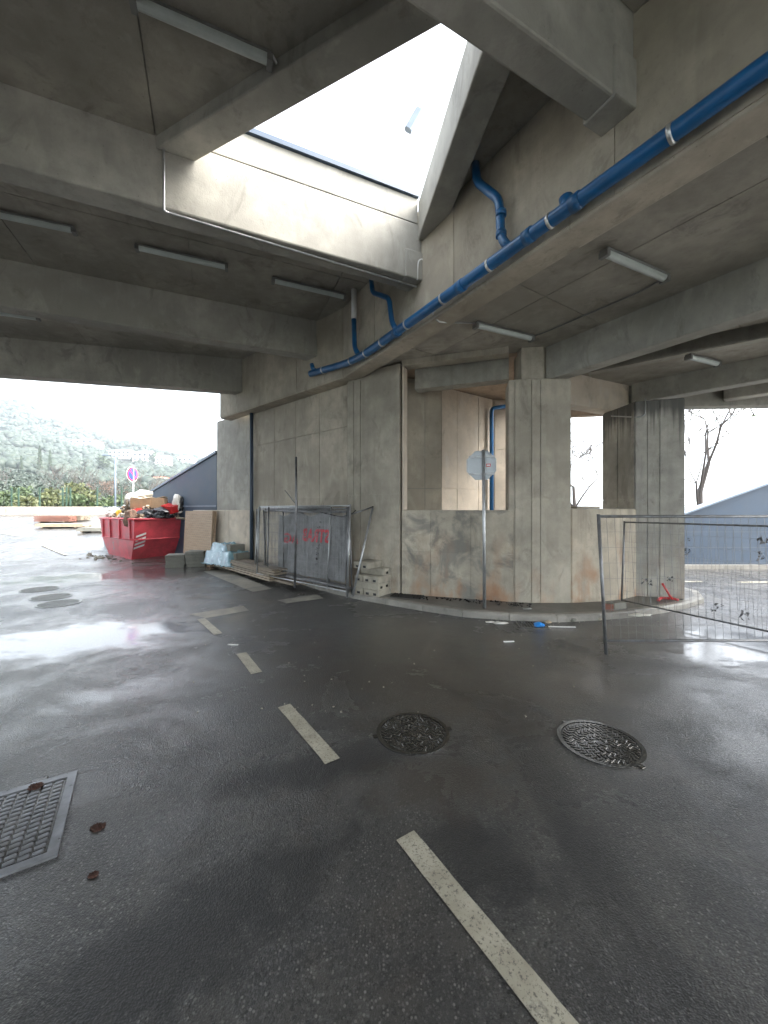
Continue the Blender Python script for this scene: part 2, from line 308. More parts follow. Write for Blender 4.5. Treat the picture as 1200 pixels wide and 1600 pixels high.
# ------------------------------------------------------------------ ground, road, pavement
def sst(a, b, x):
    t = max(0, min(1, (x-a)/(b-a))); return t*t*(3-2*t)
def ramp_z(x, y):
    return .0875*(max(0, y-15.2)-.9*sst(15.2, 18, y)+0)*sst(-6.5, -10, x) if y > 15.2 else 0.0
def gz(x, y): return max(0.0, ramp_z(x, y))
mb = MB(); xs = [-60+i*1.0 for i in range(101)]; ys = [-20+j*1.0 for j in range(56)]
vs = [(x, y, gz(x, y)) for y in ys for x in xs]; nx = len(xs)
mb.add(vs, [(j*nx+i, j*nx+i+1, (j+1)*nx+i+1, (j+1)*nx+i) for j in range(len(ys)-1) for i in range(nx-1)], True)
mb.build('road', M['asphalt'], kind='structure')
SKY = [(-900, 640), (-400, 585), (-200, 600), (0, 622), (25, 624), (45, 634), (80, 650), (130, 668), (200, 690), (260, 706), (310, 716), (345, 724), (420, 748), (520, 790), (560, 805)]
def skyl(px):
    for (a, b), (c, d) in zip(SKY, SKY[1:]):
        if a <= px <= c: return (HZ-(b+(d-b)*(px-a)/(c-a)))/600
    return -.02
def hill_z(x, y):
    px = 600+600*x/y; t = max(0, min(1.0, (y-36)/660)); e = skyl(px)*(.012+.985*t**.8)
    z = EYE+y*e
    n = noise.fractal(Vector((x*.012, y*.012, 3.1)), 1.0, 2.0, 4)*(2+.02*y)*sst(50, 200, y)*(1-sst(600, 690, y)*.7)
    if y > 700: z -= (y-700)*.25
    return z+n-.5*(1-t)
mb = MB(); pxs = [-900+i*18 for i in range(83)]; yy = [36+1.0*i*i*.11+i*1.4 for i in range(82)]
vs = []
for y in yy:
    for px in pxs:
        x = (px-600)/600*y; vs.append((x, y, hill_z(x, y)))
n = len(pxs); mb.add(vs, [(j*n+i, j*n+i+1, (j+1)*n+i+1, (j+1)*n+i) for j in range(len(yy)-1) for i in range(n-1)], True)
def groundmat():
    m, nt, b = newmat('scrub_ground'); p = pos(nt)
    c = mixc(nt, ramp(nt, noi(nt, p, .03, 6, .65), .4, .62), (.018, .028, .017), (.04, .042, .03)); c = mixc(nt, ramp(nt, noi(nt, p, .2, 5, .7), .45, .7, 0, .7), c, (.03, .05, .022))
    lk(nt, c, b.inputs['Base Color']); b.inputs['Roughness'].default_value = .95; return m
M['ground'] = groundmat()
mb.build('hill', M['ground'], kind='structure')
mb = MB(); mb.quad((-1500, -1500, -.6), (1500, -1500, -.6), (1500, 1500, -.6), (-1500, 1500, -.6)); mb.build('ground', M['ground'], kind='structure')
def find_depth(px, py, y0=38):
    y = y0
    while y < 690:
        x = (px-600)/600*y
        if HZ-(hill_z(x, y)-EYE)/y*600 <= py: return y
        y += 2
    return 690

# kerb line (front foot of the kerb, seen on the road) and the raised pavement behind it
KL = [onz(*q) for q in [(255, 868), (330, 876), (400, 893), (450, 907), (545, 935), (640, 951), (700, 962), (760, 968), (850, 973), (900, 972), (960, 968), (1030, 960), (1085, 948), (1112, 937)]]
KL += [Vector((7.55, 9.3, 0)), Vector((7.45, 10.2, 0)), Vector((6.9, 11.0, 0))]
def resample(pts, step):
    out = [pts[0].copy()]; need = step
    for a, b in zip(pts, pts[1:]):
        L = (b-a).length; s = need
        while s <= L: out.append(a+(b-a)*(s/L)); s += step
        need = s-L
    return out
def smoothline(pts, it=2):
    for _ in range(it):
        q = [pts[0]]
        for a, b in zip(pts, pts[1:]): q += [a*.75+b*.25, a*.25+b*.75]
        pts = q+[pts[-1]]
    return pts
KS = resample(smoothline(KL, 3), .85)
kerb = thing('kerb', 'pale concrete kerb of long stones curving round the pavement', 'kerb', (KS[6].x, KS[6].y, 0)); kerb['kind'] = 'structure'
inner = []
def knorm(i):
    a, b = KS[max(0, i-1)], KS[min(len(KS)-1, i+1)]; t = (b-a).normalized(); return Vector((-t.y, t.x, 0))
nrm = [knorm(i) for i in range(len(KS))]
if nrm[5].y < 0: nrm = [-q for q in nrm]
for i in range(len(KS)-1):
    a, b = KS[i], KS[i+1]; d = (b-a).normalized()*.004; a, b = a+d, b-d; na, nb = nrm[i]*.16, nrm[i+1]*.16
    h = .125+rnd.uniform(-.004, .004); ca, cb = nrm[i]*.03, nrm[i+1]*.03; cz = Vector((0, 0, h)); c1 = Vector((0, 0, h-.03)); dn = Vector((0, 0, -.05))
    mb = MB(); mb.add([a+dn, a+c1, a+ca+cz, a+na+cz, a+na+dn, b+dn, b+c1, b+cb+cz, b+nb+cz, b+nb+dn],
                      [(0, 1, 6, 5), (1, 2, 7, 6), (2, 3, 8, 7), (3, 4, 9, 8), (0, 4, 3, 2, 1), (5, 6, 7, 8, 9)])
    mb.build('kerb_stone', M['kerb'], kerb)
mb = MB(); back = [KS[i]+nrm[i]*.158 for i in range(len(KS))]
poly = [(p.x, p.y) for p in back]+[(4.6, 12.3), (.8, 10.8), (-.4, 10.3), (-4.2, 13.7), (-9.5, 18.5)]
mb.prism(poly, -.05, .12); mb.build('pavement', M['walk'], kind='structure')

# ------------------------------------------------------------------ the overpass
SL, SR, SR2 = 7.03, 5.50, 5.22
def line_pt(p, d, t): return Vector((p[0]+d[0]*t, p[1]+d[1]*t))
GA, GB, GC = Vector((2.82, 3.38)), Vector((-1.0, 9.45)), Vector((-5.84, 13.7))
gd = (GA-GB).normalized(); GN = GA+gd*11.5
gperp = Vector((.846, .533)); lperp = Vector(((GC-GB).y, -(GC-GB).x)).normalized()
if lperp.y < 0: lperp = -lperp
def clipc(poly, a, b, keep):                   # keep the side of line a-b on which point keep lies
    a, b = v2(a), v2(b); n = Vector((-(b-a).y, (b-a).x)); s = n.dot(v2(keep)-a); n = n if s > 0 else -n
    out = []
    for i in range(len(poly)):
        p, q = v2(poly[i]), v2(poly[(i+1) % len(poly)]); dp, dq = n.dot(p-a), n.dot(q-a)
        if dp >= 0: out.append(p)
        if dp*dq < 0: out.append(p+(q-p)*(dp/(dp-dq)))
    return out
def clippoly(poly, conv):
    c = sum((v2(p) for p in conv), Vector((0, 0)))/len(conv)
    for i in range(len(conv)):
        poly = clipc(poly, conv[i], conv[(i+1) % len(conv)], c)
        if len(poly) < 3: return []
    return poly
def area(p): return abs(sum(p[i][0]*p[(i+1) % len(p)][1]-p[(i+1) % len(p)][0]*p[i][1] for i in range(len(p))))/2
deck = thing('overpass_deck', 'dark concrete overpass deck on deep beams with a slanting open skylight', 'overpass', (0, 7, SL))
A0, A1 = (-11.04, 11.04), (-4.74, 12.65); B0, B1 = (-7.6, 7.6), (-2.05, 10.0); C0, C1 = (-2.96, 5.15), (.92, 6.9); D0, D1 = (2.70, 3.95), (2.70-.897*3, 3.95-.442*3)
def unit(a, b): return (v2(b)-v2(a)).normalized()
def off(p, d, w):
    n = Vector((-d.y, d.x)); n = n if n.y > 0 else -n; return v2(p)+n*w
beams = {}
def crossbeam(name, p0, p1, xl, z0, w, gseg, zt=SL, mat='beam'):
    d = unit(p0, p1); d = d if d.x > 0 else -d
    e = isect(p0, p1, *gseg); s = v2(p0)+d*((xl-p0[0])/d.x); e2 = isect(off(p0, d, w), off(p1, d, w), *gseg); s2 = off(s, d, w)
    mb = MB(); core = [s, e, e2, s2]; mb.prism(core, z0, zt+.05)
    o = mb.build(name, M[mat], deck, bevel=.025)
    b = MB(); e3 = e-d*.34; n = off((0, 0), d, 1)                # bearing block thickening the end
    b.prism([e3-n*.03, e-n*.03, e2+n*.03, off(e3, d, w)+n*.03], z0-.012, z0+.48); b.build('end_block', M[mat], o, bevel=.02)
    beams[name] = (s, e, e2, s2, d); return s, e, e2, s2, d
LSEG = (GB, GC); RSEG = (GA, GB)
bA = crossbeam('cross_beam', A0, A1, -34, 5.95, .42, LSEG); bB = crossbeam('cross_beam', B0, B1, -34, 6.1, .36, LSEG)
bC = crossbeam('cross_beam', C0, C1, -25, 6.1, .36, RSEG); bD = crossbeam('cross_beam', D0, D1, -25, 6.07, .30, RSEG)
# skylight edges
L1, L0 = Vector((-2.55, 5.28)), Vector((.6, 3.79)); R1, R0 = Vector((.61, 6.67)), Vector((1.02, 3.95))
ld = (L0-L1).normalized(); ln = Vector((-ld.y, ld.x)); ln = ln if ln.x < 0 else -ln; rd = (R0-R1).normalized(); rn = Vector((.99, .15)).normalized()
Cn = (bC[0], bC[1]); Df = (bD[3], bD[2]); Dn = (bD[0], bD[1]); Cf = (bC[3], bC[2]); Bn = (bB[0], bB[1]); Bf = (bB[3], bB[2]); An = (bA[0], bA[1])
def strip(name, a, b, n, w, z0, z1, mat):
    q = [isect(a, b, *Cn), isect(a, b, *Df), isect(a+n*w, b+n*w, *Df), isect(a+n*w, b+n*w, *Cn)]
    MB().prism(q, z0, z1).build(name, M[mat], deck, bevel=.02); return q
qL = strip('skylight_edge', L1, L0, ln, .36, 6.86, 7.45, 'beam'); qR = strip('skylight_edge', R1, R0, rn, .38, 6.80, 7.45, 'beam')
# parapet over the lit beam, with its coping
pc = [qL[0]-Vector(bC[4])*.1, isect(R1, R0, *Cn), off(isect(R1, R0, *Cn), bC[4], .30), off(qL[0]-Vector(bC[4])*.1, bC[4], .30)]
MB().prism(pc, SL+.055, 7.52).build('parapet', M['beam'], deck, bevel=.01)
n_ = off((0, 0), bC[4], 1)
MB().prism([pc[0]-n_*.05, pc[1]-n_*.05, pc[2]+n_*.05, pc[3]+n_*.05], 7.523, 7.60).build('coping', M['bluew'], deck)
def slab(conv, z, mat, thick=.34, step=(2.45, 2.6), rot=None, orig=(0, 0)):
    mb = MB(); mb.prism(conv, z+.03, z+thick); core = mb.build('deck_slab', M['deck'], deck)
    d = rot if rot else bC[4]; n = Vector((-d.y, d.x)); g = .008
    us = [(v2(p)-v2(orig)).dot(d) for p in conv]; ws = [(v2(p)-v2(orig)).dot(n) for p in conv]
    for i in range(int(math.floor(min(us)/step[0])), int(math.ceil(max(us)/step[0]))):
        for j in range(int(math.floor(min(ws)/step[1])), int(math.ceil(max(ws)/step[1]))):
            u0, u1, w0, w1 = i*step[0]+g, (i+1)*step[0]-g, j*step[1]+g, (j+1)*step[1]-g
            cell = [v2(orig)+d*u+n*w for u, w in ((u0, w0), (u1, w0), (u1, w1), (u0, w1))]
            q = clippoly(cell, conv)
            if len(q) >= 3 and area(q) > .08: MB().prism(q, z+rnd.uniform(-.003, .003), z+.035).build('panel', M[mat], core)
    return core
e = lambda a, d, w: off(a, d, w)
slab([off(bA[0], bA[4], -1.3+.0) if 0 else bB[3], bB[2], GC, bA[1], bA[0]], SL, 'ceil', rot=bB[4], orig=bB[2], step=(2.9, 7))
# the deck between B's far face and the fascia A is the slab above; now between C and B
gBC = [bC[3], bC[2], GB, bB[1], bB[0]]
slab(gBC, SL, 'ceil', rot=bB[4], orig=bB[1], step=(2.9, 2.1))
lcd = [isect(L1+ln*.36, L0+ln*.36, *Cn), isect(L1+ln*.36, L0+ln*.36, *Df), bD[3], bC[0]]
slab(lcd, SL, 'ceil', rot=bC[4], orig=lcd[0], step=(2.3, 6))
slab([qR[3], qR[2], bD[2], bC[1]], SL, 'ceil', rot=bC[4], orig=bD[2], step=(4, 4))
slab([bD[0], bD[1], GN, Vector((-25, -18))], SL, 'ceil', rot=bD[4], orig=bD[1], step=(3.2, 3.0))  # unseen reach behind the camera, sized to darken the near ceiling
MB().prism([bA[3], bA[2], off(bA[2], bA[4], 1.1), off(bA[3], bA[4], 1.1)], SL+.1, SL+.36).build('deck_slab', M['deck'], deck)
# main girder carrying the pipe
for a, b, pr, na, nb in ((GN, GB, gperp, None, None), (GB, GC, lperp, None, None)):
    if a is GB: q = [GB, GC, GC+lperp*.42, isect(GB+lperp*.42, GC+lperp*.42, GN+gperp*.42, GB+gperp*.42)]
    else: q = [GN, GB, isect(GB+lperp*.42, GC+lperp*.42, GN+gperp*.42, GB+gperp*.42), GN+gperp*.42]
    o = MB().prism(q, 5.30, 7.42).build('girder', M['wall'], deck, bevel=.03)
    d = (b-a).normalized(); L = (b-a).length; nn = -pr; s = 0.0
    k = 0
    while s < L-.4:                                # cast face in long bays with open joints
        s1 = min(L, s+(2.45 if a is GN else 1.9))
        p, q2 = a+d*(s+.007), a+d*(s1-.007)
        MB().prism([p+nn*.012, q2+nn*.012, q2-nn*.02, p-nn*.02], 5.345, 7.0).build('panel', M['wall'], o); s = s1
# lower deck to the right
low = thing('ramp_deck', 'lower concrete deck on the right with lamps between long beams', 'overpass', (6, 6, SR))
deck_keep = deck; deck = low
gb0, gb1 = GN+gperp*.42, GB+gperp*.42
K0, K1 = Vector((4.7, 8.85)), Vector((12.2, 3.05)); kd = (K1-K0).normalized()
S1poly = [gb0, gb1, Vector((.4, 9.3)), Vector((3.0, 8.45)), K0, K1, Vector((17, -6))]
bd1 = Vector((.525, -.851))
slab(S1poly, SR, 'ceil', thick=.4, rot=gd, orig=(4.1, 6.85), step=(2.9, 2.35)) if 0 else None
def fan(poly, z, mat, **k):                     # split a concave outline into two convex ones
    slab(poly, z, mat, **k)
slab([gb0, gb1, Vector((.4, 9.3)), Vector((3.3, 8.33)), K1+Vector((1.0, -9.0))], SR, 'ceil', thick=.4, rot=gd, orig=(2.6, 6.2), step=(2.75, 2.1))
slab([Vector((3.3, 8.33)), K0, K1, K1+Vector((1.0, -9.0))], SR, 'ceil', thick=.4, rot=gd, orig=(3.3, 8.33), step=(2.75, 2.5))
slab([K0, K1, Vector((17.5, 4.5)), Vector((16, 9.6)), Vector((5.6, 10.2))], SR2, 'ceil', thick=.5, rot=kd, orig=K0, step=(3.2, 2.4))
MB().prism([(3.2, 8.42), (4.72, 8.86), (5.75, 10.3), (3.95, 11.0)], SR-.035, SR+.36).build('deck_slab', M['ceil'], low)
MB().prism([K0, K1, K1+Vector((.12, .16)), K0+Vector((.12, .16))], SR2-.006, SR+.3).build('slab_drop', M['beam'], low)
def vbeam(a, b, w, z0, z1):
    d = (v2(b)-v2(a)).normalized(); n = Vector((-d.y, d.x)); n = n if n.x > 0 else -n
    return MB().prism([v2(a), v2(b), v2(b)+n*w, v2(a)+n*w], z0, z1).build('long_beam', M['beam'], low, bevel=.025)
vbeam((3.42, 8.15), (3.42+.525*13, 8.15-.851*13), .33, 4.80, SR+.03)
vbeam((6.22, 9.66), (6.22+.678*10, 9.66-.735*10), .33, 4.74, SR2+.03)
vbeam((8.4, 9.5), (8.4+.70*8, 9.5-.714*8), .33, 4.78, SR2+.03)
q = [Vector((3.72, 8.61)), Vector((6.25, 9.78)), Vector((6.1, 10.12)), Vector((3.57, 8.95))]
MB().prism(q, 4.50, SR2+.025).build('cross_girder', M['lit'], low, bevel=.025)
MB().prism([(6.26, 9.80), (16, 9.30), (16, 9.65), (6.26, 10.15)], 4.68, SR2+.4).build('edge_beam', M['beam'], low, bevel=.02)
MB().prism([(3.9, 10.9), (7.2, 10.22), (7.2, 10.5), (3.9, 11.2)], 4.66, 5.5).build('edge_beam', M['tan'], low, bevel=.02)
deck = deck_keep
# ------------------------------------------------------------------ walls and piers
def panels(part, a, b, zs, us, mat, t=.022, gap=.008, flip=False):
    a, b = v2(a), v2(b); d = b-a; n = Vector((d.y, -d.x)).normalized()
    if n.dot(-(a+b)/2) < 0: n = -n
    if flip: n = -n
    L = d.length; d = d.normalized()
    for u0, u1 in zip(us, us[1:]):
        for z0, z1 in zip(zs, zs[1:]):
            p, q = a+d*(u0*L+gap), a+d*(u1*L-gap); tt = t+rnd.uniform(-.004, .004)
            MB().prism([p-n*.01, q-n*.01, q+n*tt, p+n*tt], z0+gap, z1-gap).build('panel', M[mat], part)
W1a, W1b = Vector((-.93, 9.9)), Vector((-4.62, 13.2)); wn1 = Vector((.67, .745))
wl = thing('abutment_wall', 'tall board marked concrete wall behind the stacked fence panels', 'wall', (-2.8, 11.5, 0))
q = [W1a, W1b, W1b+wn1*.4, W1a+wn1*.4]; o = MB().prism(q, 0.0, 5.45).build('wall', M['wall'], wl)
fr = lambda px: (v2(onwall(px, 700, W1a, W1b))-W1a).length/(W1b-W1a).length
panels(o, W1a, W1b, [.12, 2.38, 2.62 if 0 else 4.2, 5.29], [0, fr(500), fr(463), fr(430), 1.0], 'wall')
wl = thing('end_wall', 'smooth brown grey end wall between blue downpipe and blue ramp wall', 'wall', (-5.6, 14.2, 0))
q = [(-4.72, 13.5), (-6.52, 15.0), (-6.2, 15.3), (-4.4, 13.8)]; o = MB().prism(q, 0, 5.5).build('wall', M['deck'], wl); panels(o, q[0], q[1], [2.0, 2.75, 5.45], [0, 1], 'beam', .012)
wl = thing('low_wall', 'low pale concrete wall under the brown end wall', 'wall', (-5.4, 13.6, 0))
q = [Vector((-4.5, 12.92)), Vector((-7.65, 15.38)), Vector((-7.5, 15.58)), Vector((-4.35, 13.12))]; o = MB().prism(q, 0, 2.05).build('wall', M['lit'], wl, bevel=.015); panels(o, q[0], q[1], [.15, 2.03], [0, .33, .66, 1.0], 'lit', .01)
# pier P
P0, P1 = Vector((-.92, 9.72)), Vector((.37, 8.83))
def pier(label, poly, z1, mat, faces, zs, loc, base='pier'):
    t = thing('pier', label, 'pier', loc, group=None); o = MB().prism(poly, 0.0, z1).build('shaft', M[mat], t, bevel=.02)
    for a, b, us in faces: panels(o, a, b, zs, us, mat)
    return t, o
pier('broad concrete pier under the girder beside the block stack', [P0, P1, (.54, 9.35), (-.2, 10.4), (-.85, 10.2)], 5.44, 'pier', [(P0, P1, [0.0, .14, .27, 1.0])], [.12, 2.42, 5.27], (-.3, 9.4, 0))
Q0, Q1, Q2 = Vector((2.62, 8.085)), Vector((3.06, 7.98)), Vector((3.88, 7.98))
t, o = pier('concrete pier right of the large opening behind the stop sign', [Q0, Q1, Q2, (4.2, 8.85), (3.3, 9.1), (2.75, 8.7)], 4.79, 'pier', [(Q1, Q2, [0, .22, 1.0]), (Q0, Q1, [.28, 1.0])], [.12, 2.3, 4.74], (3.4, 8.4, 0))
MB().prism([(2.92, 8.16), (3.36, 8.10), (3.75, 8.5), (3.7, 8.9), (2.95, 8.72)], 4.78, 5.53).build('capital', M['pier'], t, bevel=.015)
R0_, R1_ = Vector((5.65, 8.64)), Vector((6.52, 8.33))
t, o = pier('water stained concrete pier on the right with dark drips', [R0_, R1_, (7.0, 9.55), (5.55, 9.72)], 4.495, 'drip', [(R0_, R1_, [0, .25, .5, 1.0]), ((5.55, 9.72), R0_, [0, .5, 1.0])], [.12, 2.3, 4.47], (6.2, 9.0, 0))
# window wall between P and Q
ww = thing('opening_wall', 'stained concrete wall with a large square opening behind the stop sign', 'wall', (1.5, 8.5, 0))
E0, E1 = P1+(Q0-P1)*.015, Q0
n3 = Vector((.322, .947)); 
o = MB().prism([E0, E1, E1+n3*.32, E0+n3*.32], 0, 2.05).build('sill_wall', M['low'], ww, bevel=.015); panels(o, E0, E1+Vector((.1, -.03)), [.12, 1.12, 2.04], [0, .28, .64, 1.0], 'low', .012)
MB().prism([E0, E1, E1+n3*.32, E0+n3*.32], 5.37, SR+.025).build('lintel', M['pier'], ww, bevel=.01)
MB().prism([E0+n3*.42+Vector((.2, 0)), E1+n3*.42, E1+n3*.75, E0+n3*.75+Vector((.2, 0))], 4.95, SR+.02).build('inner_lintel', M['deck'], ww, bevel=.01)
MB().prism([E0+Vector((.012, -.005)), E0+Vector((.05, -.018)), E0+n3*.3+Vector((.05, -.018)), E0+n3*.3+Vector((.012, -.005))], 2.06, 5.36).build('jamb', M['lit'], ww)
# inner room seen through the opening
ir = thing('inner_wall', 'sunlit beige concrete wall of the room behind the opening', 'wall', (2.4, 11, 0))
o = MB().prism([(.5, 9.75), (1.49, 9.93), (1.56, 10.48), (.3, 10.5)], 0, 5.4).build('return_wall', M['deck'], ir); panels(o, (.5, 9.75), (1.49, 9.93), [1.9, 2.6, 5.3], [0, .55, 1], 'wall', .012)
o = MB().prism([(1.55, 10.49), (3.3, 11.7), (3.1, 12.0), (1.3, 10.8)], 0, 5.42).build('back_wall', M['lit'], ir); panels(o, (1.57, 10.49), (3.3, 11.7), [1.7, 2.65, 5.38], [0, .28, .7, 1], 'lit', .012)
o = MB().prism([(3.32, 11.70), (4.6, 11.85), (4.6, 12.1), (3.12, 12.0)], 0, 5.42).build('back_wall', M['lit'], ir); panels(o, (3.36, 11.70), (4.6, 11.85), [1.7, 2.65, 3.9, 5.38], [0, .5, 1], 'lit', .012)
MB().prism([(.4, 9.32), (3.3, 8.35), (4.15, 9.1), (3.95, 11.1), (4.8, 11.9), (3.1, 12.2), (1.0, 10.7), (-.3, 10.3), (-.55, 9.78), (.1, 9.2)], SR-.05, SR+.4).build('room_ceiling', M['tan'], ir)  # brown-orange light on this ceiling is put into its concrete colour
# curved parapet between Q and R
pp = thing('curved_parapet', 'rust streaked curved concrete parapet between two piers', 'wall', (4.8, 8.2, 0))
pts = smoothline([Vector((3.9, 7.99)), Vector((4.5, 8.09)), Vector((5.06, 8.26)), Vector((5.67, 8.62))], 2); no = []
for i in range(len(pts)):
    t = (pts[min(i+1, len(pts)-1)]-pts[max(i-1, 0)]).normalized(); no.append(Vector((-t.y, t.x)))
mb = MB()
mb.prism(pts+[p+n*.3 for p, n in reversed(list(zip(pts, no)))], 0, 2.08); o = mb.build('wall', M['rusty'], pp, bevel=.03)
MB().prism([pts[2]-no[2]*.015, pts[6]-no[6]*.015, pts[6]+no[6]*.31, pts[2]+no[2]*.31], 2.082, 2.13).build('mortar_cap', M['rusty'], pp, bevel=.02)
# blue ramp walls
bw = thing('blue_wall', 'smooth blue grey ramp wall rising behind the red skip', 'wall', (-9, 17, 0))
a, b = Vector((-6.55, 15.03)), Vector((-17.0, 22.4)); n4 = Vector((.57, .82))
def ztop(px, py, d): return EYE+(HZ-py)/600*d
ra = onwall(340, 708, a, b); rb = onwall(243, 766, a, b); sl = (ra.z-rb.z)/(v2(ra)-v2(rb)).length; zt = lambda p: ra.z-sl*(v2(ra)-v2(p)).length
b = v2(ra)+(v2(rb)-v2(ra)).normalized()*((ra.z-1.4)/sl); zb = 1.4
def sheet(a, b, za, zb, n, w, z0=0.0): return MB().hull([(*a, z0), (*b, z0), (*(b+n*w), z0), (*(a+n*w), z0)], [(*a, za), (*b, zb), (*(b+n*w), zb), (*(a+n*w), za)])
sheet(a, b, ra.z, zb, n4, .25).build('wall', M['bluew'], bw, bevel=.01)
f = -n4*.06; mb = MB(); g2 = n4*.34
mb.hull([(*(a+f), ra.z+.002), (*(b+f), zb+.002), (*(b+g2), zb+.002), (*(a+g2), ra.z+.002)], [(*(a+f), ra.z+.10), (*(b+f), zb+.10), (*(b+g2), zb+.10), (*(a+g2), ra.z+.10)]); mb.build('coping', M['coping'], bw)
mb = MB(); ff = -n4*.03; mb.hull([(*(a+ff), 2.18), (*(b+ff), 2.18), (*(b+n4*.01), 2.18), (*(a+n4*.01), 2.18)], [(*(a+ff), 2.24), (*(b+ff), 2.24), (*(b+n4*.01), 2.24), (*(a+n4*.01), 2.24)]); mb.build('ledge', M['coping'], bw)
bw = thing('blue_wall', 'blue ramp wall rising to the right behind the mesh fence', 'wall', (12, 13.6, 0))
za, zb = 1.87-(10.5-7.4)*.36, 1.87+(26-10.5)*.36
sheet(Vector((7.4, 13.5)), Vector((26, 13.5)), za, zb, Vector((0, 1)), .3).build('wall', M['bluew'], bw)
MB().hull([(7.4, 13.44, za+.002), (26, 13.44, zb+.002), (26, 13.86, zb+.002), (7.4, 13.86, za+.002)], [(7.4, 13.44, za+.06), (26, 13.44, zb+.06), (26, 13.86, zb+.06), (7.4, 13.86, za+.06)]).build('coping', M['coping'], bw)
sheet(Vector((7.4, 13.3)), Vector((26, 13.3)), .14, .14, Vector((0, 1)), .19).build('plinth', M['kerb'], bw)

# ------------------------------------------------------------------ lamps on the ceilings
def ceil_lamp(label, a, b, z, w=.13):
    a, b = v2(a), v2(b); m = (a+b)/2; d = (b-a); L = d.length; rz = math.atan2(d.y, d.x)
    t = thing('ceiling_lamp', label, 'lamp', (m.x, m.y, z), rz, 'long unlit lamps under the concrete decks')
    MB().cbox((0, 0, -.02), (L, w, .036), .01).build('base', M['lampb'], t, local=True)
    mb = MB(); n = 8; pr = [(math.cos(math.pi*i/n)*w*.42, -.038-math.sin(math.pi*i/n)*.065) for i in range(n+1)]
    vs = [(x*L/2*.985, y, z_) for x in (-1, 1) for y, z_ in pr]; k = n+1
    mb.add(vs, [(i, i+1, k+i+1, k+i) for i in range(n)]+[tuple(range(k)), tuple(range(2*k-1, k-1, -1))], False); mb.build('cover', M['lamp'], t, local=True)
    for x in (-.485, .485): MB().box((x*L, 0, -.075), (.06, w*.96, .075)).build('end_cap', M['lampb'], t, local=True)
    return t
def zl(q, z): p = onz(q[0], q[1], z); return (p.x, p.y)
for lab, p, q, z in (('long pale lamp at the top of the photo on the darkest ceiling', (205, -8), (424, 88), SL-.03), ('lamp at the left edge on the ceiling above the middle beam', (-30, 325), (118, 356), SL-.03),
                     ('dark edged lamp in the middle of the left ceiling near the lit beam', (212, 382), (356, 414), SL-.03), ('lamp nearest the blue pipes on the left ceiling', (425, 434), (540, 461), SL-.03),
                     ('lamp half hidden behind the middle beam near the left edge', (-60, 478), (62, 495), SL-.03), ('lamp on the right ceiling below the blue pipe', (943, 388), (1040, 430), SR-.02),
                     ('lamp on the low right ceiling above the square opening', (742, 503), (832, 525), SR-.02), ('small far lamp between the two right hand beams', (1075, 553), (1122, 565), SR2-.02)):
    ceil_lamp(lab, zl(p, z), zl(q, z), z)
# ------------------------------------------------------------------ conduits
def tubething(name, label, cat, pts, r, mat, n=8, group=None, corner=True):
    mb = MB(); mb.tube(smooth_path(pts) if corner else pts, r, n); p = Vector(pts[0]); o = mb.build(name, M[mat]); tag(o, label, cat, group); return o
cb = lambda px: onwall(px, 330, Cn[0], Cn[1], .02)
q1 = onz(425, 86, SL-.05); q2 = onz(437, 108, SL-.05); q3 = onz(300, 200, SL-.05); q4 = onwall(256, 232, Cn[0], Cn[1], .03); q5 = onwall(250, 318, Cn[0], Cn[1], .03)
ce = onz(262, 332, 6.07); cf = onz(664, 452, 6.07)
tubething('conduit', 'thin grey conduit from the top lamp down the lit beam', 'conduit', [q1, q2, q3, Vector((q4.x, q4.y, q3.z)), Vector((q4.x, q4.y, 6.05)), ce, cf, Vector((cf.x+.1, cf.y+.02, 5.9)), onwall(676, 488, GA, GB, .03), onz(684, 503, 5.27), onz(742, 505, 5.46)], .016, 'galv')
tubething('conduit', 'thin grey conduit running between the two right ceiling lamps', 'conduit', [onz(832, 526, SR-.03), onz(850, 520, SR-.03), onz(1000, 456, SR-.03), onz(1046, 430, SR-.03), onz(1040, 427, SR-.03)], .013, 'lampb')
tubething('conduit', 'thin bent conduit at the head of the stained right pier', 'conduit', [at(955, 650, 9.2), at(1000, 652, 8.55), at(1008, 648, 8.5), at(1008, 622, 8.5)], .014, 'galv')
tubething('conduit', 'short white conduit in the notch at the end of the lit beam', 'conduit', [onwall(652, 437, Cn[0], Cn[1], .02), onwall(653, 403, Cn[0], Cn[1], .02), onwall(680, 412, Cn[0], Cn[1], .02)], .016, 'white')
# ------------------------------------------------------------------ blue drain pipes
pip = thing('drain_pipe', 'long blue drain pipe clamped along the concrete girder with four risers', 'pipe', (0, 8, 5.5))
pr = lambda px, py: onwall(px, py, GA, GB, .14); pl = lambda px, py: onwall(px, py, GB, GC, .14)
far = pr(1055, 205); nearp = pr(1055, 205)+(pr(1055, 205)-pr(660, 490)).normalized()*4.0
main = [nearp, pr(1055, 205), pr(860, 345), pr(660, 490), pr(572, 552), pr(548, 565), pl(530, 571), pl(485, 584)]
MB().tube(smooth_path(main), .08, 16).build('main_pipe', M['bluep'], pip)
def riser(pts, r=.056): MB().tube(smooth_path(pts, 5), r, 12).build('riser', M['bluep'], pip)
riser([pr(742, 250), pr(745, 284), pr(780, 312), pr(783, 372), pr(797, 390)], .058)
riser([onwall(580, 436, GA, GB, .14), onwall(582, 457, GA, GB, .14), onwall(608, 466, GA, GB, .14), onwall(612, 502, GA, GB, .14), onwall(620, 518, GA, GB, .14)], .05)
riser([pr(553, 498), pr(554, 543), pr(562, 558)], .056); riser([pl(487, 569), pl(489, 577), pl(498, 582)], .055); riser([pr(884, 309), pr(886, 322), pr(880, 330)], .075)
sv_ = pr(553, 499); MB().tube([Vector((sv_.x, sv_.y, SL)), sv_], .062, 12).build('white_sleeve', M['white'], pip)
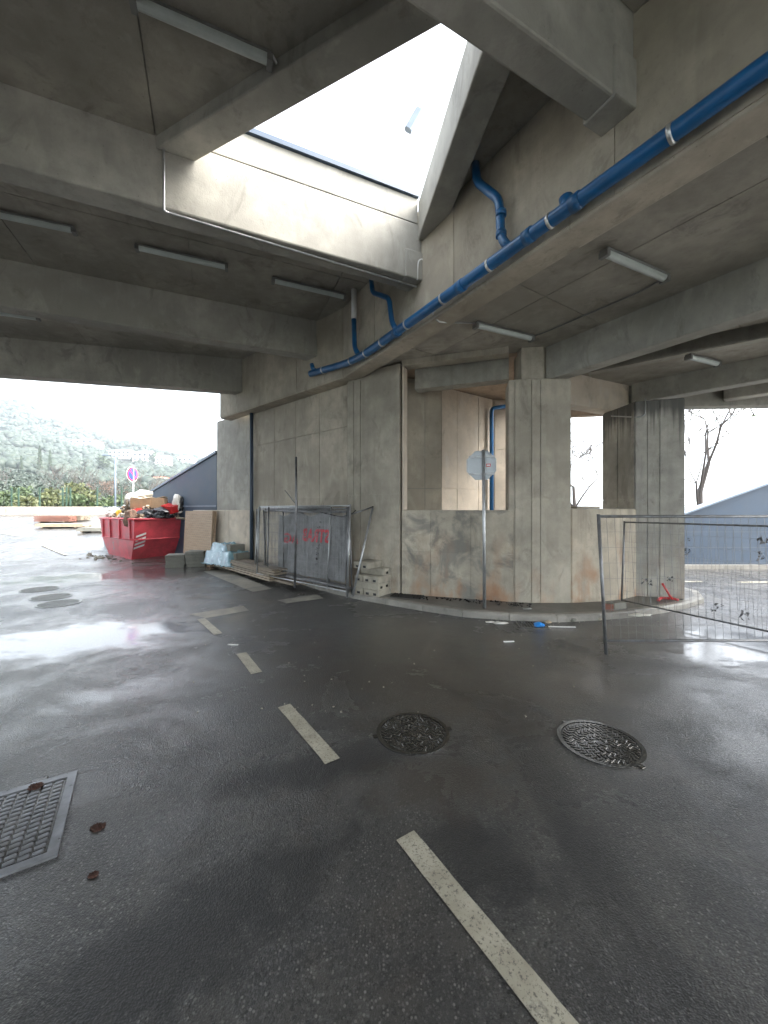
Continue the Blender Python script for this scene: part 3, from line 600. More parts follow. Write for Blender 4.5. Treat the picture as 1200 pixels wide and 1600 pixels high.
for p in (pr(1050, 209), pr(860, 345), pr(765, 414), pr(692, 467), pr(636, 507), pr(597, 535), pl(568, 558) if 0 else pr(572, 552), pr(549, 564), pl(505, 578)):
    k = min(range(len(main)-1), key=lambda i: (main[i]-p).length+(main[i+1]-p).length-(main[i]-main[i+1]).length); d = (main[k+1]-main[k]).normalized()
    MB().tube([p-d*.018, p+d*.018], .088, 16).tube([p, p+Vector((gperp.x, gperp.y, 0))*.16], .012, 6).build('clamp', M['clampm'], pip)
for p, q in ((pr(783, 330), pr(783, 338)), (pr(783, 362), pr(783, 370)), (pr(812, 380), pr(800, 388))): MB().tube([p, q], .07, 12).build('coupling', M['bluep'], pip)
for px, py in ((826, 369), (900, 316), (720, 447), (620, 519)):
    p = pr(px, py); d = (main[2]-main[1]).normalized(); MB().tube([p-d*.06, p+d*.06], .09, 16).build('coupling', M['bluep'], pip)
dp = [onwall(393, 640, W1b, W1a, .12), onwall(396, 792, W1b, W1a, .12)]; dp[1].x, dp[1].y = dp[0].x, dp[0].y; dp[1].z = .12; dp[0].z = 5.3
tubething('downpipe', 'straight dark blue downpipe in the corner beside the tall wall', 'pipe', [dp[0], dp[1]], .06, 'bluew', 12, corner=False)
a = onwall(768, 638, (3.3, 11.7), (4.6, 11.85), .2)
tubething('downpipe', 'bent blue pipe inside the room behind the opening', 'pipe', [a+Vector((1.6, .1, .25)), a, Vector((a.x, a.y, .1))], .06, 'bluep', 12)

# ------------------------------------------------------------------ road markings
def dash(label, p, q, w=.135):
    a, b = onz(*p), onz(*q); d = (b-a).normalized(); n = Vector((-d.y, d.x, 0))*w/2; m = (a+b)/2; mb = MB(); k = max(2, int((b-a).length/.12)); 
    l, r_ = [], []
    for i in range(k+1):
        c = a+(b-a)*(i/k)-m; l.append(c+n*(1+rnd.uniform(-.05, .05))+Vector((0, 0, .005))); r_.append(c-n*(1+rnd.uniform(-.05, .05))+Vector((0, 0, .005)))
    mb.add(l+r_, [(i, i+1, k+2+i, k+1+i) for i in range(k)]); o = mb.build('lane_marking', M['paint']); o.location = m
    tag(o, label, 'road marking', 'broken lane line along the wet road')
dash('long nearest dash of the lane line at the bottom of the photo', (633, 1306), (965, 1715)); dash('second dash of the lane line from the front', (444, 1103), (520, 1190))
dash('third dash of the lane line, above the long puddle patch', (377, 1021), (401, 1052)); dash('fourth dash of the lane line beside the white puddle', (314, 967), (341, 991))
def patch(label, qs, mat='worn', z=.004):
    P_ = [onz(*q) for q in qs]; c = sum(P_, Vector())/4; mb = MB(); mb.quad(*[p-c+Vector((0, 0, z)) for p in P_]); o = mb.build('road_marking', M[mat]); o.location = c; tag(o, label, 'road marking', 'worn pale bars across the road')
patch('worn pale bar on the road left of the fourth dash', [(295, 960), (380, 947), (389, 954), (322, 966)]); patch('worn pale bar on the road before the fence stack', [(433, 938), (494, 929), (506, 935), (448, 943)])
patch('worn pale bar beside the plank pile', [(318, 893), (352, 890), (425, 920), (395, 925)]); 
for lab, p, q in (('thin white parking line far left on the ramp', (-10, 832), (28, 838)), ('second white parking line before the red skip', (66, 852), (104, 868))):
    def rp(px, py):
        d = 8.0
        while d < 60:
            x = (px-600)/600*d
            if HZ-(gz(x, d)-EYE)/d*600 <= py: return Vector((x, d, gz(x, d)))
            d += .02
    a, b = rp(*p), rp(*q); n = Vector((.06, .025, 0)); m_ = (a+b)/2; mb = MB(); L_ = []
    for i in range(9):
        c = a+(b-a)*(i/8); c.z = gz(c.x, c.y)+.03; L_.append(c)
    mb.add([c-n-m_ for c in L_]+[c+n-m_ for c in L_], [(i, i+1, 10+i, 9+i) for i in range(8)]); o = mb.build('parking_line', M['paint']); o.location = m_; tag(o, lab, 'road marking', 'white parking lines')
for i, (x0, x1) in enumerate(((8.3, 9.1), (10.1, 11.3))):
    mb = MB(); mb.box((0, 0, .004), (x1-x0, .14, .003)); o = mb.build('edge_marking', M['paint']); o.location = ((x0+x1)/2, 11.0-.1*i, .002)
    tag(o, ('short white dash on the road beside the right pier', 'white dash on the road before the right blue wall')[i], 'road marking', 'dashes on the far right road')
# ------------------------------------------------------------------ covers in the road
def manhole(label, c, r, rz=0.0, parts=True):
    t = thing('manhole_cover', label, 'manhole cover', (c.x, c.y, gz(c.x, c.y)), rz, 'round cast iron covers in the road')
    mb = MB(); n = 48
    def ring(r0, r1, z0, z1):
        vs = []
        for i in range(n):
            a = 2*math.pi*i/n; ca, sa = math.cos(a), math.sin(a); vs += [(r0*ca, r0*sa, z0), (r0*ca, r0*sa, z1), (r1*ca, r1*sa, z1), (r1*ca, r1*sa, z0)]
        mb.add(vs, [((i*4+k), ((i+1) % n)*4+k, ((i+1) % n)*4+k+1, i*4+k+1) for i in range(n) for k in range(3)])
    ring(r*.90, r*1.0, .0, .012); mb.build('frame', M['iron'], t, local=True)
    mb = MB(); mb.add([(r*.885*math.cos(2*math.pi*i/n), r*.885*math.sin(2*math.pi*i/n), .006) for i in range(n)], [tuple(range(n))]); mb.build('lid', M['iron'], t, local=True)
    st = MB(); k = 0                                      # raised studs in rings, pointing round the lid
    for rr, cnt in ((.15, 8), (.28, 14), (.41, 20), (.54, 27), (.67, 33), (.80, 40)):
        k += 1
        for i in range(cnt):
            a = 2*math.pi*(i+.5*(k % 2))/cnt; c_, s_ = math.cos(a), math.sin(a); cx, cy = rr*r*c_, rr*r*s_; al = a+(R(45) if k % 2 else R(-45))
            st.cbox((cx, cy, .0095), (.058*r/.35, .019*r/.35, .008), .003, Matrix.Rotation(al, 3, 'Z'))
    st.build('tread_studs', M['iron'], t, local=True, kind='stuff')
    for s in (-1, 1):
        MB().cbox((s*r*1.05, 0, .004), (.035, .05, .006), .002).build('hinge_lug', M['iron'], t, local=True)
manhole('round iron cover in the middle of the road, left of the shiny one', onz(645, 1145), .335, R(10)); manhole('shiny wet round iron cover right of the middle one', onz(937, 1160), .345, R(115))
for lab, px, py in (('nearest of the three far round covers at the left edge', 92, 943), ('middle of the three far round covers at the left edge', 80, 933), ('farthest of the three far round covers at the left edge', 62, 921)): manhole(lab, onz(px, py), .40)
gv = thing('drain_cover', 'large square steel cover with diamond ribs at the left edge', 'drain cover', (-2.4, 2.6, 0), math.atan2(-.845, .535))
# local x runs along the right edge direction (towards the camera), local y to the right
def gl(p): d = Vector((.535, -.845)); n = Vector((.845, .535)); q = v2(p)-Vector((-2.4, 2.6)); return q.dot(d), q.dot(n)
fx0, fy1 = gl((-2.4, 3.01)); fx1, _ = gl((-1.93, 2.27)); fy0 = fy1-.92
mb = MB(); bw_ = .055; mid = ((fx0+fx1)/2, (fy0+fy1)/2); lx, ly = fx1-fx0, fy1-fy0
for c, s in ((((fx0+bw_/2), mid[1]), (bw_, ly)), (((fx1-bw_/2), mid[1]), (bw_, ly)), ((mid[0], fy0+bw_/2), (lx-2*bw_, bw_)), ((mid[0], fy1-bw_/2), (lx-2*bw_, bw_))): mb.box((c[0], c[1], .006), (s[0], s[1], .014))
mb.build('frame', M['cover'], gv, local=True)
MB().box((mid[0], mid[1], .002), (lx-2*bw_-.01, ly-2*bw_-.01, .004)).build('base_plate', M['iron'], gv, local=True)
ribs = MB(); step = .052; xin0, xin1, yin0, yin1 = fx0+bw_+.012, fx1-bw_-.012, fy0+bw_+.012, fy1-bw_-.012
nx_, ny_ = int((xin1-xin0)/.044), int((yin1-yin0)/.062)
for i in range(nx_):
    for j in range(ny_):
        cx, cy = xin0+(i+.5)*(xin1-xin0)/nx_, yin0+(j+.5)*(yin1-yin0)/ny_
        if abs(cx-mid[0]) < .13 and abs(cy-mid[1]) < .085: continue
        ribs.cbox((cx, cy, .0075), ((xin1-xin0)/nx_*.72, (yin1-yin0)/ny_*.82, .008), .004, Matrix.Rotation(R(8), 3, 'Z'))
ribs.build('tread_ribs', M['cover'], gv, local=True, kind='stuff')
MB().cbox((mid[0], mid[1], .008), (.24, .15, .009), .004).build('name_plate', M['kerb'], gv, local=True)
for s in (.2, .75): MB().cbox((fx0-.02, fy0+ly*s, .006), (.05, .1, .014), .006).build('hinge_lug', M['iron'], gv, local=True)
for lab, px, py, r in (('red brown clump of soil on the square steel cover', 55, 1232, .038), ('red brown clump of soil on the road right of the square cover', 153, 1293, .036), ('small red brown clump of soil near the bottom left', 146, 1368, .02)):
    c = onz(px, py); mb = MB()
    for i in range(160):
        a, rr = rnd.uniform(0, 6.28), r*math.sqrt(rnd.random()); s = rnd.uniform(.003, .009); mb.box((rr*math.cos(a)*1.2, rr*math.sin(a), s*.5+(.012 if 'cover' in lab and 'right' not in lab else 0)), (s, s*.8, s), Matrix.Rotation(rnd.uniform(0, 3), 3, (rnd.random(), rnd.random(), 1)))
    o = mb.build('soil_clump', M['dirt']); o.location = c; tag(o, lab, 'soil', 'clumps of red brown soil on the road')
gu = thing('gully_grate', 'small iron gully grate at the kerb under the blue scrap', 'drain grate', onz(831, 977), R(-8))
for i in range(9): MB().box((-.2+.05*i, 0, .006), (.022, .34, .014)).build('bar', M['iron'], gu, local=True)
mb = MB()
for c, s in (((0, .185, .007), (.5, .03, .018)), ((0, -.185, .007), (.5, .03, .018)), ((-.24, 0, .007), (.03, .34, .018)), ((.24, 0, .007), (.03, .34, .018))): mb.box(c, s)
mb.build('frame', M['iron'], gu, local=True); MB().box((0, 0, .001), (.45, .34, .003)).build('pit', M['black'], gu, local=True)

# ------------------------------------------------------------------ stop sign seen from behind
sb = onz(757, 950, .12); ss = thing('stop_sign', 'back of an octagonal traffic sign on a grey pole at the kerb', 'road sign', sb)
tp = at(755.5, 703, sb.y)
MB().tube([sb, Vector((tp.x, sb.y, 3.235))], .032, 12).build('pole', M['galv'], ss)
sc_ = Vector((at(753, 727, sb.y).x, sb.y+.045, 2.935)); rr = .31
oc = [(rr*math.cos(R(22.5+45*i)), rr*math.sin(R(22.5+45*i))) for i in range(8)]
RM = Matrix.Rotation(R(-14), 3, 'Z')
def octo(r0, r1, y0, y1, k=8):
    mb = MB(); v = lambda s, y: [sc_+RM @ Vector((x*s, y, z)) for x, z in oc]
    if r0 == 0: mb.hull(v(r1, y1), v(r1, y0))
    else:
        a, b, c, d = v(r0, y0), v(r1, y0), v(r1, y1), v(r0, y1); mb.add(a+b+c+d, [(i+k*8, (i+1) % 8+k*8, (i+1) % 8+((k+1) % 4)*8, i+((k+1) % 4)*8) for i in range(8) for k in range(4)])
    return mb
octo(0, 1, .0, .006).build('plate', M['signw'], ss); octo(.93, 1.0, -.03, .008).build('rim', M['galv'], ss)
octo(0, .985, .0075, .0095).build('face', M['signr'], ss)
for dz in (-.17, .17): MB().box(sc_+Vector((0, -.03, dz)), (.5, .03, .04), RM).build('bracket', M['galv'], ss)
MB().box(sc_+RM @ Vector((.135, -.004, .0)), (.085, .004, .06), RM).build('sticker', M['signr'], ss); MB().box(sc_+RM @ Vector((.135, -.0075, .0)), (.06, .002, .03), RM).build('sticker_print', M['white'], ss)

# ------------------------------------------------------------------ mesh fence panels
def fence_panel(label, a, b, z0, H, group, lean=Vector((0, 0, 0)), r=.021, foot=.16, mat='dgalv', wires=True, dz=0.0, nv=None, leftonly=False):
    a, b = Vector((a[0], a[1], z0)), Vector((b[0], b[1], z0+dz)); d = b-a; L = d.length; up = Vector((0, 0, 1))*H+lean
    t = thing('mesh_fence', label, 'fence panel', a, group=group)
    for p in (a, b): MB().tube([p, p+up], r, 8).build('post', M[mat], t)
    for k in (foot/H, .985): MB().tube([a+up*k, b+up*k], r*.8, 8).build('rail', M[mat], t)
    if wires:
        w = MB(); n = nv or int(L/.11)
        for i in range(1, n):
            p = a+d*(i/n); w.tube([p+up*(foot/H), p+up*.985], .0022, 4, cap=False, smooth=False)
        for k in range(1, 8): w.tube([a+up*(foot/H+(.985-foot/H)*k/8), b+up*(foot/H+(.985-foot/H)*k/8)], .0022, 4, cap=False, smooth=False)
        w.build('wire_mesh', M['dgalv'], t, kind='stuff')
    return t
fp = onz(947, 1022)
fence_panel('nearest mesh fence panel at the right edge, standing on the road', (fp.x, fp.y), (fp.x+3.5, fp.y+.02), 0, 1.99, 'mesh fence panels at the right', Vector((-.11, .0, 0)), r=.024, foot=.19)
fence_panel('mesh fence panel slanting back from the kerb behind the nearest one', (4.95, 8.0), (6.47, 4.83), .125, 1.70, 'mesh fence panels at the right', Vector((.06, 0, 0)), r=.02, foot=.05)
# leaves and black scraps caught in the mesh
for px, py, d, s, lab in ((1078, 862, 5.44, .07, 'black scrap caught in the fence left of the other'), (1077, 843, 5.44, .035, 'tiny black scrap high in the fence'), (1195, 842, 5.44, .12, 'large black scrap caught at the right edge'), (1188, 869, 5.44, .09, 'row of black shreds below the large scrap'), (1012, 908, 7.0, .08, 'dead leaves caught in the fence beside the red pipe'), (1048, 905, 7.2, .07, 'dead leaves above the red pipe'), (1120, 950, 5.44, .08, 'dead leaves low in the near fence'), (1160, 962, 5.44, .1, 'dead leaves low in the fence at the right')):
    c = at(px, py, d); mb = MB()
    for i in range(9):
        p = Vector((rnd.uniform(-1, 1)*s, rnd.uniform(-.02, .02), rnd.uniform(-.6, .6)*s)); q = s*rnd.uniform(.25, .5); a = [p+Vector((rnd.uniform(-q, q), rnd.uniform(-.01, .01), rnd.uniform(-q, q))) for _ in range(4)]
        mb.add(a, [(0, 1, 2), (0, 2, 3), (1, 3, 2)])
    o = mb.build('plastic_scrap' if 'scrap' in lab or 'shred' in lab else 'dead_leaves', M['black']); o.location = c; tag(o, lab, 'scrap', 'scraps caught in the fence mesh')

# stack of leaning panels with a banner
fd = Vector((-.755, .656)); fo = Vector((.656, .755))
base = Vector((-.82, 8.55))
labs = ('front panel of the leaning fence stack', 'second panel in the leaning fence stack', 'third panel of the fence stack, set to the left', 'fourth panel in the fence stack behind the banner', 'rearmost panel of the fence stack against the wall', 'panel of the fence stack with its post just left of the front right post', 'short bent panel deep in the fence stack at the right')
for i, (sh, bk, ln_, Lp) in enumerate(((0, 0, .10, 3.75), (.18, .16, .10, 3.3), (.95, .22, .22, 3.3), (.35, .34, .12, 3.5), (1.1, .42, .16, 3.4), (.09, .24, .12, 3.6), (.27, .30, .20, 2.6))):
    a = base+fd*sh+fo*bk; b = a+fd*Lp
    fence_panel(labs[i], a, b, .125 if i else .10, 2.08-.03*i, 'fence panels stacked against the wall', Vector((fo.x, fo.y, 0))*ln_+Vector((-.03*i, 0, 0)), mat='galv' if i in (0, 2) else 'dgalv', r=.022, foot=.13, nv=20)
a = base+fd*-.28+fo*.25
tubething('steel_tube', 'tilted steel tube at the right end of the fence stack', 'tube', [Vector((base.x+.12, base.y+.02, .125)), Vector((base.x+.55, base.y+.55, 2.1))], .025, 'galv', 8, corner=False)
tubething('steel_tube', 'dark steel bar sticking out behind the tilted tube', 'tube', [Vector((base.x+.1, base.y+.25, 1.96)), Vector((base.x+.56, base.y+.58, 2.13))], .018, 'dgalv', 8, corner=False)
tubething('cable', 'black cable sagging across the top of the fence stack', 'cable', [at(500, 800, 9.35), at(520, 805, 9.2), at(535, 808, 9.0), at(550, 803, 8.8), at(556, 797, 8.75)], .012, 'black', 6)
bn = thing('banner', 'grey mesh banner with mirrored red lettering on the fence stack', 'banner', (base.x-1.6, base.y+1.6, .3))
p0 = base+fd*.42+fo*.27; nb_ = 22; nz_ = 12; vs = []; BL = 2.75; BH = 1.62
def bpt(u, w, o_=0.0):
    zz = .34+w*BH; wob = .035*math.sin(u*9+w*3)+.03*noise.noise(Vector((u*4, w*5, 1)))+.05*(1-w)*noise.noise(Vector((u*7, w*6, 4)))
    p = p0+fd*(u*BL)+fo*(.03+.10*zz/2+wob*.8-o_); return Vector((p.x, p.y, zz))
for j in range(nz_+1):
    for i in range(nb_+1): vs.append(bpt(i/nb_, j/nz_*(1-.05*math.sin(i*.7))))
mb = MB(); mb.add(vs, [(j*(nb_+1)+i, j*(nb_+1)+i+1, (j+1)*(nb_+1)+i+1, (j+1)*(nb_+1)+i) for j in range(nz_) for i in range(nb_)], True); mb.build('sheet', M['tarp'], bn)
def text_mesh(txt, size):
    c = bpy.data.curves.new('lettering', 'FONT'); c.body = txt; c.size = size; c.resolution_u = 2; c.offset = size*.03; o = bpy.data.objects.new('lettering', c); COL.objects.link(o)
    dg = bpy.context.evaluated_depsgraph_get(); me = bpy.data.meshes.new_from_object(o.evaluated_get(dg)); bpy.data.objects.remove(o); vs = [v.co.copy() for v in me.vertices]; fs = [tuple(p.vertices) for p in me.polygons]; bpy.data.meshes.remove(me); return vs, fs
def lettering(txt, u0, w0, u1, h):                # mirrored: reads from right (u small) to left
    vs, fs = text_mesh(txt, 1.0); wmax = max(v.x for v in vs); hm = max(v.y for v in vs); mb = MB()
    mb.add([bpt(u0+(v.x/wmax)*(u1-u0), w0+v.y/hm*h, .014) for v in vs], fs); mb.build('lettering', M['bred'], bn)
lettering('STRAB', .20, .56, .62, .20); lettering('AG', .62, .54, .74, .19) if 0 else lettering('AG', .68, .50, .90, .17)
dk = MB()
for u, w in ((.34, .86), (.36, .70), (.33, .50), (.36, .44), (.35, .36), (.37, .28), (.36, .20), (.35, .78)):
    for _ in range(4):
        uu, ww_ = u+rnd.uniform(-.02, .02), w+rnd.uniform(-.02, .02); dk.add([bpt(uu, ww_, .016), bpt(uu+.02, ww_+.008, .016), bpt(uu+.016, ww_+.03, .016)], [(0, 1, 2)])
dk.build('torn_holes', M['black'], bn, kind='stuff')
pb = Vector((-2.22, 9.55, .12)); o = tubething('steel_post', 'tall upright steel post in front of the fence stack', 'post', [pb, at(463, 790, 9.55), at(462.5, 714, 9.55)], .03, 'dgalv', 8, corner=False)
tubething('steel_rod', 'thin rod jutting up beside the tall steel post', 'rod', [at(445, 766, 9.6), at(461, 786, 9.57)], .012, 'dgalv', 6, corner=False)

# ------------------------------------------------------------------ fence feet blocks
def foot_block(label, c, rz, dims=(.68, .22, .145)):
    t = thing('concrete_block', label, 'concrete block', c, rz, 'pale concrete fence feet stacked by the pier')
    L, w, h = dims; mb = MB()
    mb.cbox((0, 0, h/2), (L, w, h), .018)
    mb.build('body', M['block'], t, local=True)
    for s in (-1, 1): MB().box((s*(L/2+.001), 0, h*.32), (.012, .075, .05)).build('slot', M['black'], t, local=True)
    MB().box((0, 0, h+.001), (.5, .04, .004)).build('groove', M['blockd'], t, local=True)
    return t
sc0 = onz(585, 926, .12); ang = R(-32); dx_ = Vector((math.cos(ang), math.sin(ang))); dy_ = Vector((-dx_.y, dx_.x))
names = ['bottom', 'second', 'third', 'fourth', 'top']
for lv in range(5):
    for j, sfx in enumerate(('nearest', 'middle', 'rear')):
        if lv == 4 and j == 2: continue
        if lv == 3 and j == 0: continue
        turn = lv % 2 == 0
        if turn: q = v2(sc0)+dx_*(-.225+.235*j+rnd.uniform(-.015, .015)+(.0 if lv < 4 else -.03)); rz = ang+R(90)+rnd.uniform(-.05, .05)
        else: q = v2(sc0)+dy_*(-.225+.235*j+rnd.uniform(-.015, .015)); rz = ang+rnd.uniform(-.05, .05)
        pos_w = ('left', 'middle', 'right')[j] if turn else sfx
        foot_block('%s pale block in the %s layer of the stack by the pier' % (pos_w, names[lv]), (q.x, q.y, .122+lv*.149), rz)
o = MB(); mc = onz(637, 931, .12)
for i in range(12): o.box((-.33+.06*i, 0, .012), (.03, .40, .018))
for i in range(7): o.box((0, -.19+.063*i, .007), (.70, .025, .01))
m_ = o.build('grid_mat', M['mat']); m_.location = mc; m_.rotation_euler = (0, 0, R(-20)); tag(m_, 'black plastic grid lying on the pavement beside the block stack', 'grid')

# ------------------------------------------------------------------ planks, blocks, wrapped pallet, boards
pa, pbb = onz(432, 912, .06), onz(312, 879, .06); pd_ = (v2(pbb)-v2(pa)).normalized(); rzp = math.atan2(pd_.y, pd_.x)
plab = ['%s %s plank of the long pile along the kerb' % (a, b) for a in ('bottom', 'second layer', 'third layer', 'fourth layer', 'fifth layer', 'top layer') for b in ('front', 'rear')]+['short plank lying beyond the pile end near the post', 'short darker plank beside the other short one', 'pale plank end resting on the two short ones']
nrmp = Vector((-pd_.y, pd_.x)); nrmp = nrmp if nrmp.y > 0 else -nrmp
pl_ = [(rnd.uniform(-.05, .3), (.0 if k % 2 == 0 else .255)+rnd.uniform(-.03, .03)+.015*(k//2), .125+.054*(k//2), rnd.uniform(4.2, 4.9)) for k in range(12)]+[(-1.05, .36, .125, 1.2), (-.85, .08, .125, 1.0), (-1.2, .24, .178, 1.3)]
for i, (s, w, z, L) in enumerate(pl_):
    c = v2(pa)+pd_*(s+L/2)+nrmp*w; o = MB().cbox((0, 0, .025), (L, .23, .048), .004).build('plank', M['plank']); o.location = (c.x, c.y, z+.002); o.rotation_euler = (0, 0, rzp+rnd.uniform(-.03, .03)); tag(o, plab[i], 'plank', 'weathered planks piled along the kerb')
bc = Vector((-7.2, 14.05)); bang = R(15); bl = 0
for lv in range(5):
    for j in range(2):
        for k in range(1):
            if lv == 4 and j == 0: continue
            bl += 1; c = bc+Vector((math.cos(bang), math.sin(bang)))*(-.34+.66*j+rnd.uniform(-.03, .03)); o = MB().cbox((0, 0, .055), (.62, .62, .11), .012).build('paving_slab', M['blockd']); o.location = (c.x, c.y, gz(c.x, c.y)+.112*lv+.002); o.rotation_euler = (0, 0, bang+rnd.uniform(-.06, .06))
            tag(o, '%s grey slab of the %s stack beside the red skip' % (('bottom', 'second', 'middle', 'fourth', 'top')[lv], ('left', 'right')[j]), 'paving slab', 'grey slabs stacked beside the skip')
# wrapped pallet of blocks
wc = Vector((-5.15, 13.0)); wr = R(-35)
for i, (x, y, z) in enumerate(((-.32, 0, 0), (.32, 0, 0), (-.32, 0, .26), (.32, 0, .26), (.0, .02, .52))):
    c = wc+Matrix.Rotation(wr, 2) @ Vector((x, y)); o = MB().cbox((0, 0, .13), (.6, .55, .25), .012).build('concrete_block', M['blockd']); o.location = (c.x, c.y, .122+z); o.rotation_euler = (0, 0, wr); tag(o, ('lower left block', 'lower right block', 'upper left block', 'upper right block', 'top block')[i]+' of the pallet load under the blue plastic', 'concrete block', 'blocks under the blue plastic sheet')
def crumple(name, label, cat, c, size, mat, seed, sub=3, amp=.28, flat=True, rz=0.0, group=None):
    bm = bmesh.new(); bmesh.ops.create_icosphere(bm, subdivisions=sub, radius=1.0)
    for v in bm.verts:
        k = 1+amp*noise.fractal(v.co*1.7+Vector((seed, 0, 0)), .9, 2, 3)+.12*noise.noise(v.co*5+Vector((0, seed, 0))); v.co = v.co*k
        v.co.x *= size[0]; v.co.y *= size[1]; v.co.z *= size[2]
        if flat and v.co.z < -size[2]*.75: v.co.z = -size[2]*.75
    zmin = min(v.co.z for v in bm.verts); [setattr(v.co, 'z', v.co.z-zmin) for v in bm.verts]
    me = bpy.data.meshes.new(name); bm.to_mesh(me); bm.free(); me.materials.append(M[mat]); o = bpy.data.objects.new(name, me); COL.objects.link(o); o.location = c; o.rotation_euler = (0, 0, rz); tag(o, label, cat, group); return o
# sheet draped over the left half of the load
mb = MB(); nu, nv_ = 22, 22; vs = []
for j in range(nv_+1):
    for i in range(nu+1):
        u, w = i/nu*2-1, j/nv_*2-1; x, y = u*.95, w*.62; hh = .72 if (abs(x+.22) < .45 and abs(y) < .30) else (.12 if abs(x+.1) > .72 or abs(y) > .48 else .48)
        hh += .09*noise.noise(Vector((x*5, y*5, 2)))+.05*noise.noise(Vector((x*13, y*13, 5))); q = Matrix.Rotation(wr, 2) @ Vector((x*1.0-.12, y*.8-.03)); vs.append((q.x, q.y, max(.02, hh+.06 if hh > .3 else hh)))
mb.add(vs, [(j*(nu+1)+i, j*(nu+1)+i+1, (j+1)*(nu+1)+i+1, (j+1)*(nu+1)+i) for j in range(nv_) for i in range(nu)], True); o = mb.build('plastic_sheet', M['bag']); o.location = (wc.x, wc.y, .122); tag(o, 'crumpled pale blue plastic sheet draped over the block load', 'plastic sheet')
# leaning perforated boards
bo = thing('board_stack', 'brown perforated boards leaning on the low wall beside the skip', 'boards', (-7.02, 14.60, 0), math.atan2(3.43, -4.4)+math.pi)
for i in range(3):
    rm = Matrix.Rotation(R(-3), 3, 'X'); MB().box((-.03*i, .05-.045*i, 1.0), (2.1, .03, 2.03), rm).build('board', M['board'], bo, local=True)
hl = MB()
for i in range(14):
    for j in range(22):
        rm = Matrix.Rotation(R(-3), 3, 'X'); c = Vector((-.06-.92+.14*i+(.07 if j % 2 else 0), 0, -.90+.085*j)); p = rm @ Vector((c.x, -.017, c.z))+Vector((0, .05-.09, 1.0)); hl.box(p, (.06, .004, .022), rm)
hl.build('holes', M['plank'], bo, local=True, kind='stuff')

# ------------------------------------------------------------------ red skip
sk0 = Vector((-9.85, 15.15)); sdx = Vector((-.8, .6)); sdy = Vector((.6, .8))      # near corner, long side to the left, end to the right
skL, skW, skH = 3.8, 2.5, 1.66
skip = thing('skip', 'red steel skip heaped with rubbish beside the parking area', 'skip', (*(sk0+sdx*skL/2+sdy*skW/2), 0))
def sp(l, w, z): p = sk0+sdx*l+sdy*w; return Vector((p.x, p.y, z))
def wallq(a, b, c, d, t=.03):                 # a slab of steel from a quad, thickened inward
    n = (b-a).cross(d-a).normalized()*t; return MB().hull([a, b, c, d], [a+n, b+n, c+n, d+n])
mz = .86                                       # flange level
i0, i1 = .62, skL-.75
top = [sp(.0, 0, skH), sp(skL, 0, skH), sp(skL, skW, skH), sp(0, skW, skH)]; midr = [sp(.14, .03, mz), sp(skL-.16, .03, mz), sp(skL-.16, skW-.03, mz), sp(.14, skW-.03, mz)]
bot = [sp(i0, .12, .04), sp(i1, .12, .04), sp(i1, skW-.12, .04), sp(i0, skW-.12, .04)]
for i in range(4):
    j = (i+1) % 4
    wallq(midr[i], midr[j], top[j], top[i]).build('upper_wall', M['red'], skip); wallq(bot[i], bot[j], midr[j], midr[i]).build('lower_wall', M['red'], skip)
MB().hull([p-Vector((0, 0, .035)) for p in bot], bot).build('floor_plate', M['red'], skip)
for a, b in ((0, 1), (1, 2), (2, 3), (3, 0)): MB().tube([top[a]+Vector((0, 0, .02)), top[b]+Vector((0, 0, .02))], .045, 6).build('rim', M['red'], skip)
for a, b in ((0, 1), (3, 0)): MB().tube([midr[a]+Vector((0, 0, .0)), midr[b]], .035, 6).build('flange', M['red'], skip)
for l in (.42, 1.5, 2.55, 3.4):
    a = sp(l, -.03, mz); b = sp(l, -.05, skH); MB().hull([a-Vector((*sdx, 0))*.05, a+Vector((*sdx, 0))*.05, a+Vector((*sdx, 0))*.05+Vector((*sdy, 0))*.05, a-Vector((*sdx, 0))*.05+Vector((*sdy, 0))*.05], [b-Vector((*sdx, 0))*.05, b+Vector((*sdx, 0))*.05, b+Vector((*sdx, 0))*.05+Vector((*sdy, 0))*.05, b-Vector((*sdx, 0))*.05+Vector((*sdy, 0))*.05]).build('rib', M['red'], skip)
for s in (0, 1):                               # hazard plates near the end wall's two lower corners
    for k in range(4):
        w0 = .10+(skW-.62)*s; z0 = .62+.16*k-.16
        def ep(w, z):
            t = (z-.04)/(mz-.04) if z < mz else 1.0; l = i0+(.14-i0)*t if z < mz else .14*(1-(z-mz)/(skH-mz)); return sp(l, w, z)-Vector((*sdx, 0))*.012
        sg = 1 if s == 0 else -1
        MB().quad(ep(w0, z0), ep(w0+.36, z0+.13*sg), ep(w0+.36, z0+.13*sg+.08), ep(w0, z0+.08)).build('hazard_stripe', M['white'], skip)
vs, fs = text_mesh('S', .5)
def lp(l, z): t = (z-.04)/(mz-.04); return sp(l, .12-.09*t-.004, z)
MB().add([lp(2.45-v.x*.6, .35+v.y*.95) for v in vs], fs).build('letter', M['lampb'], skip)
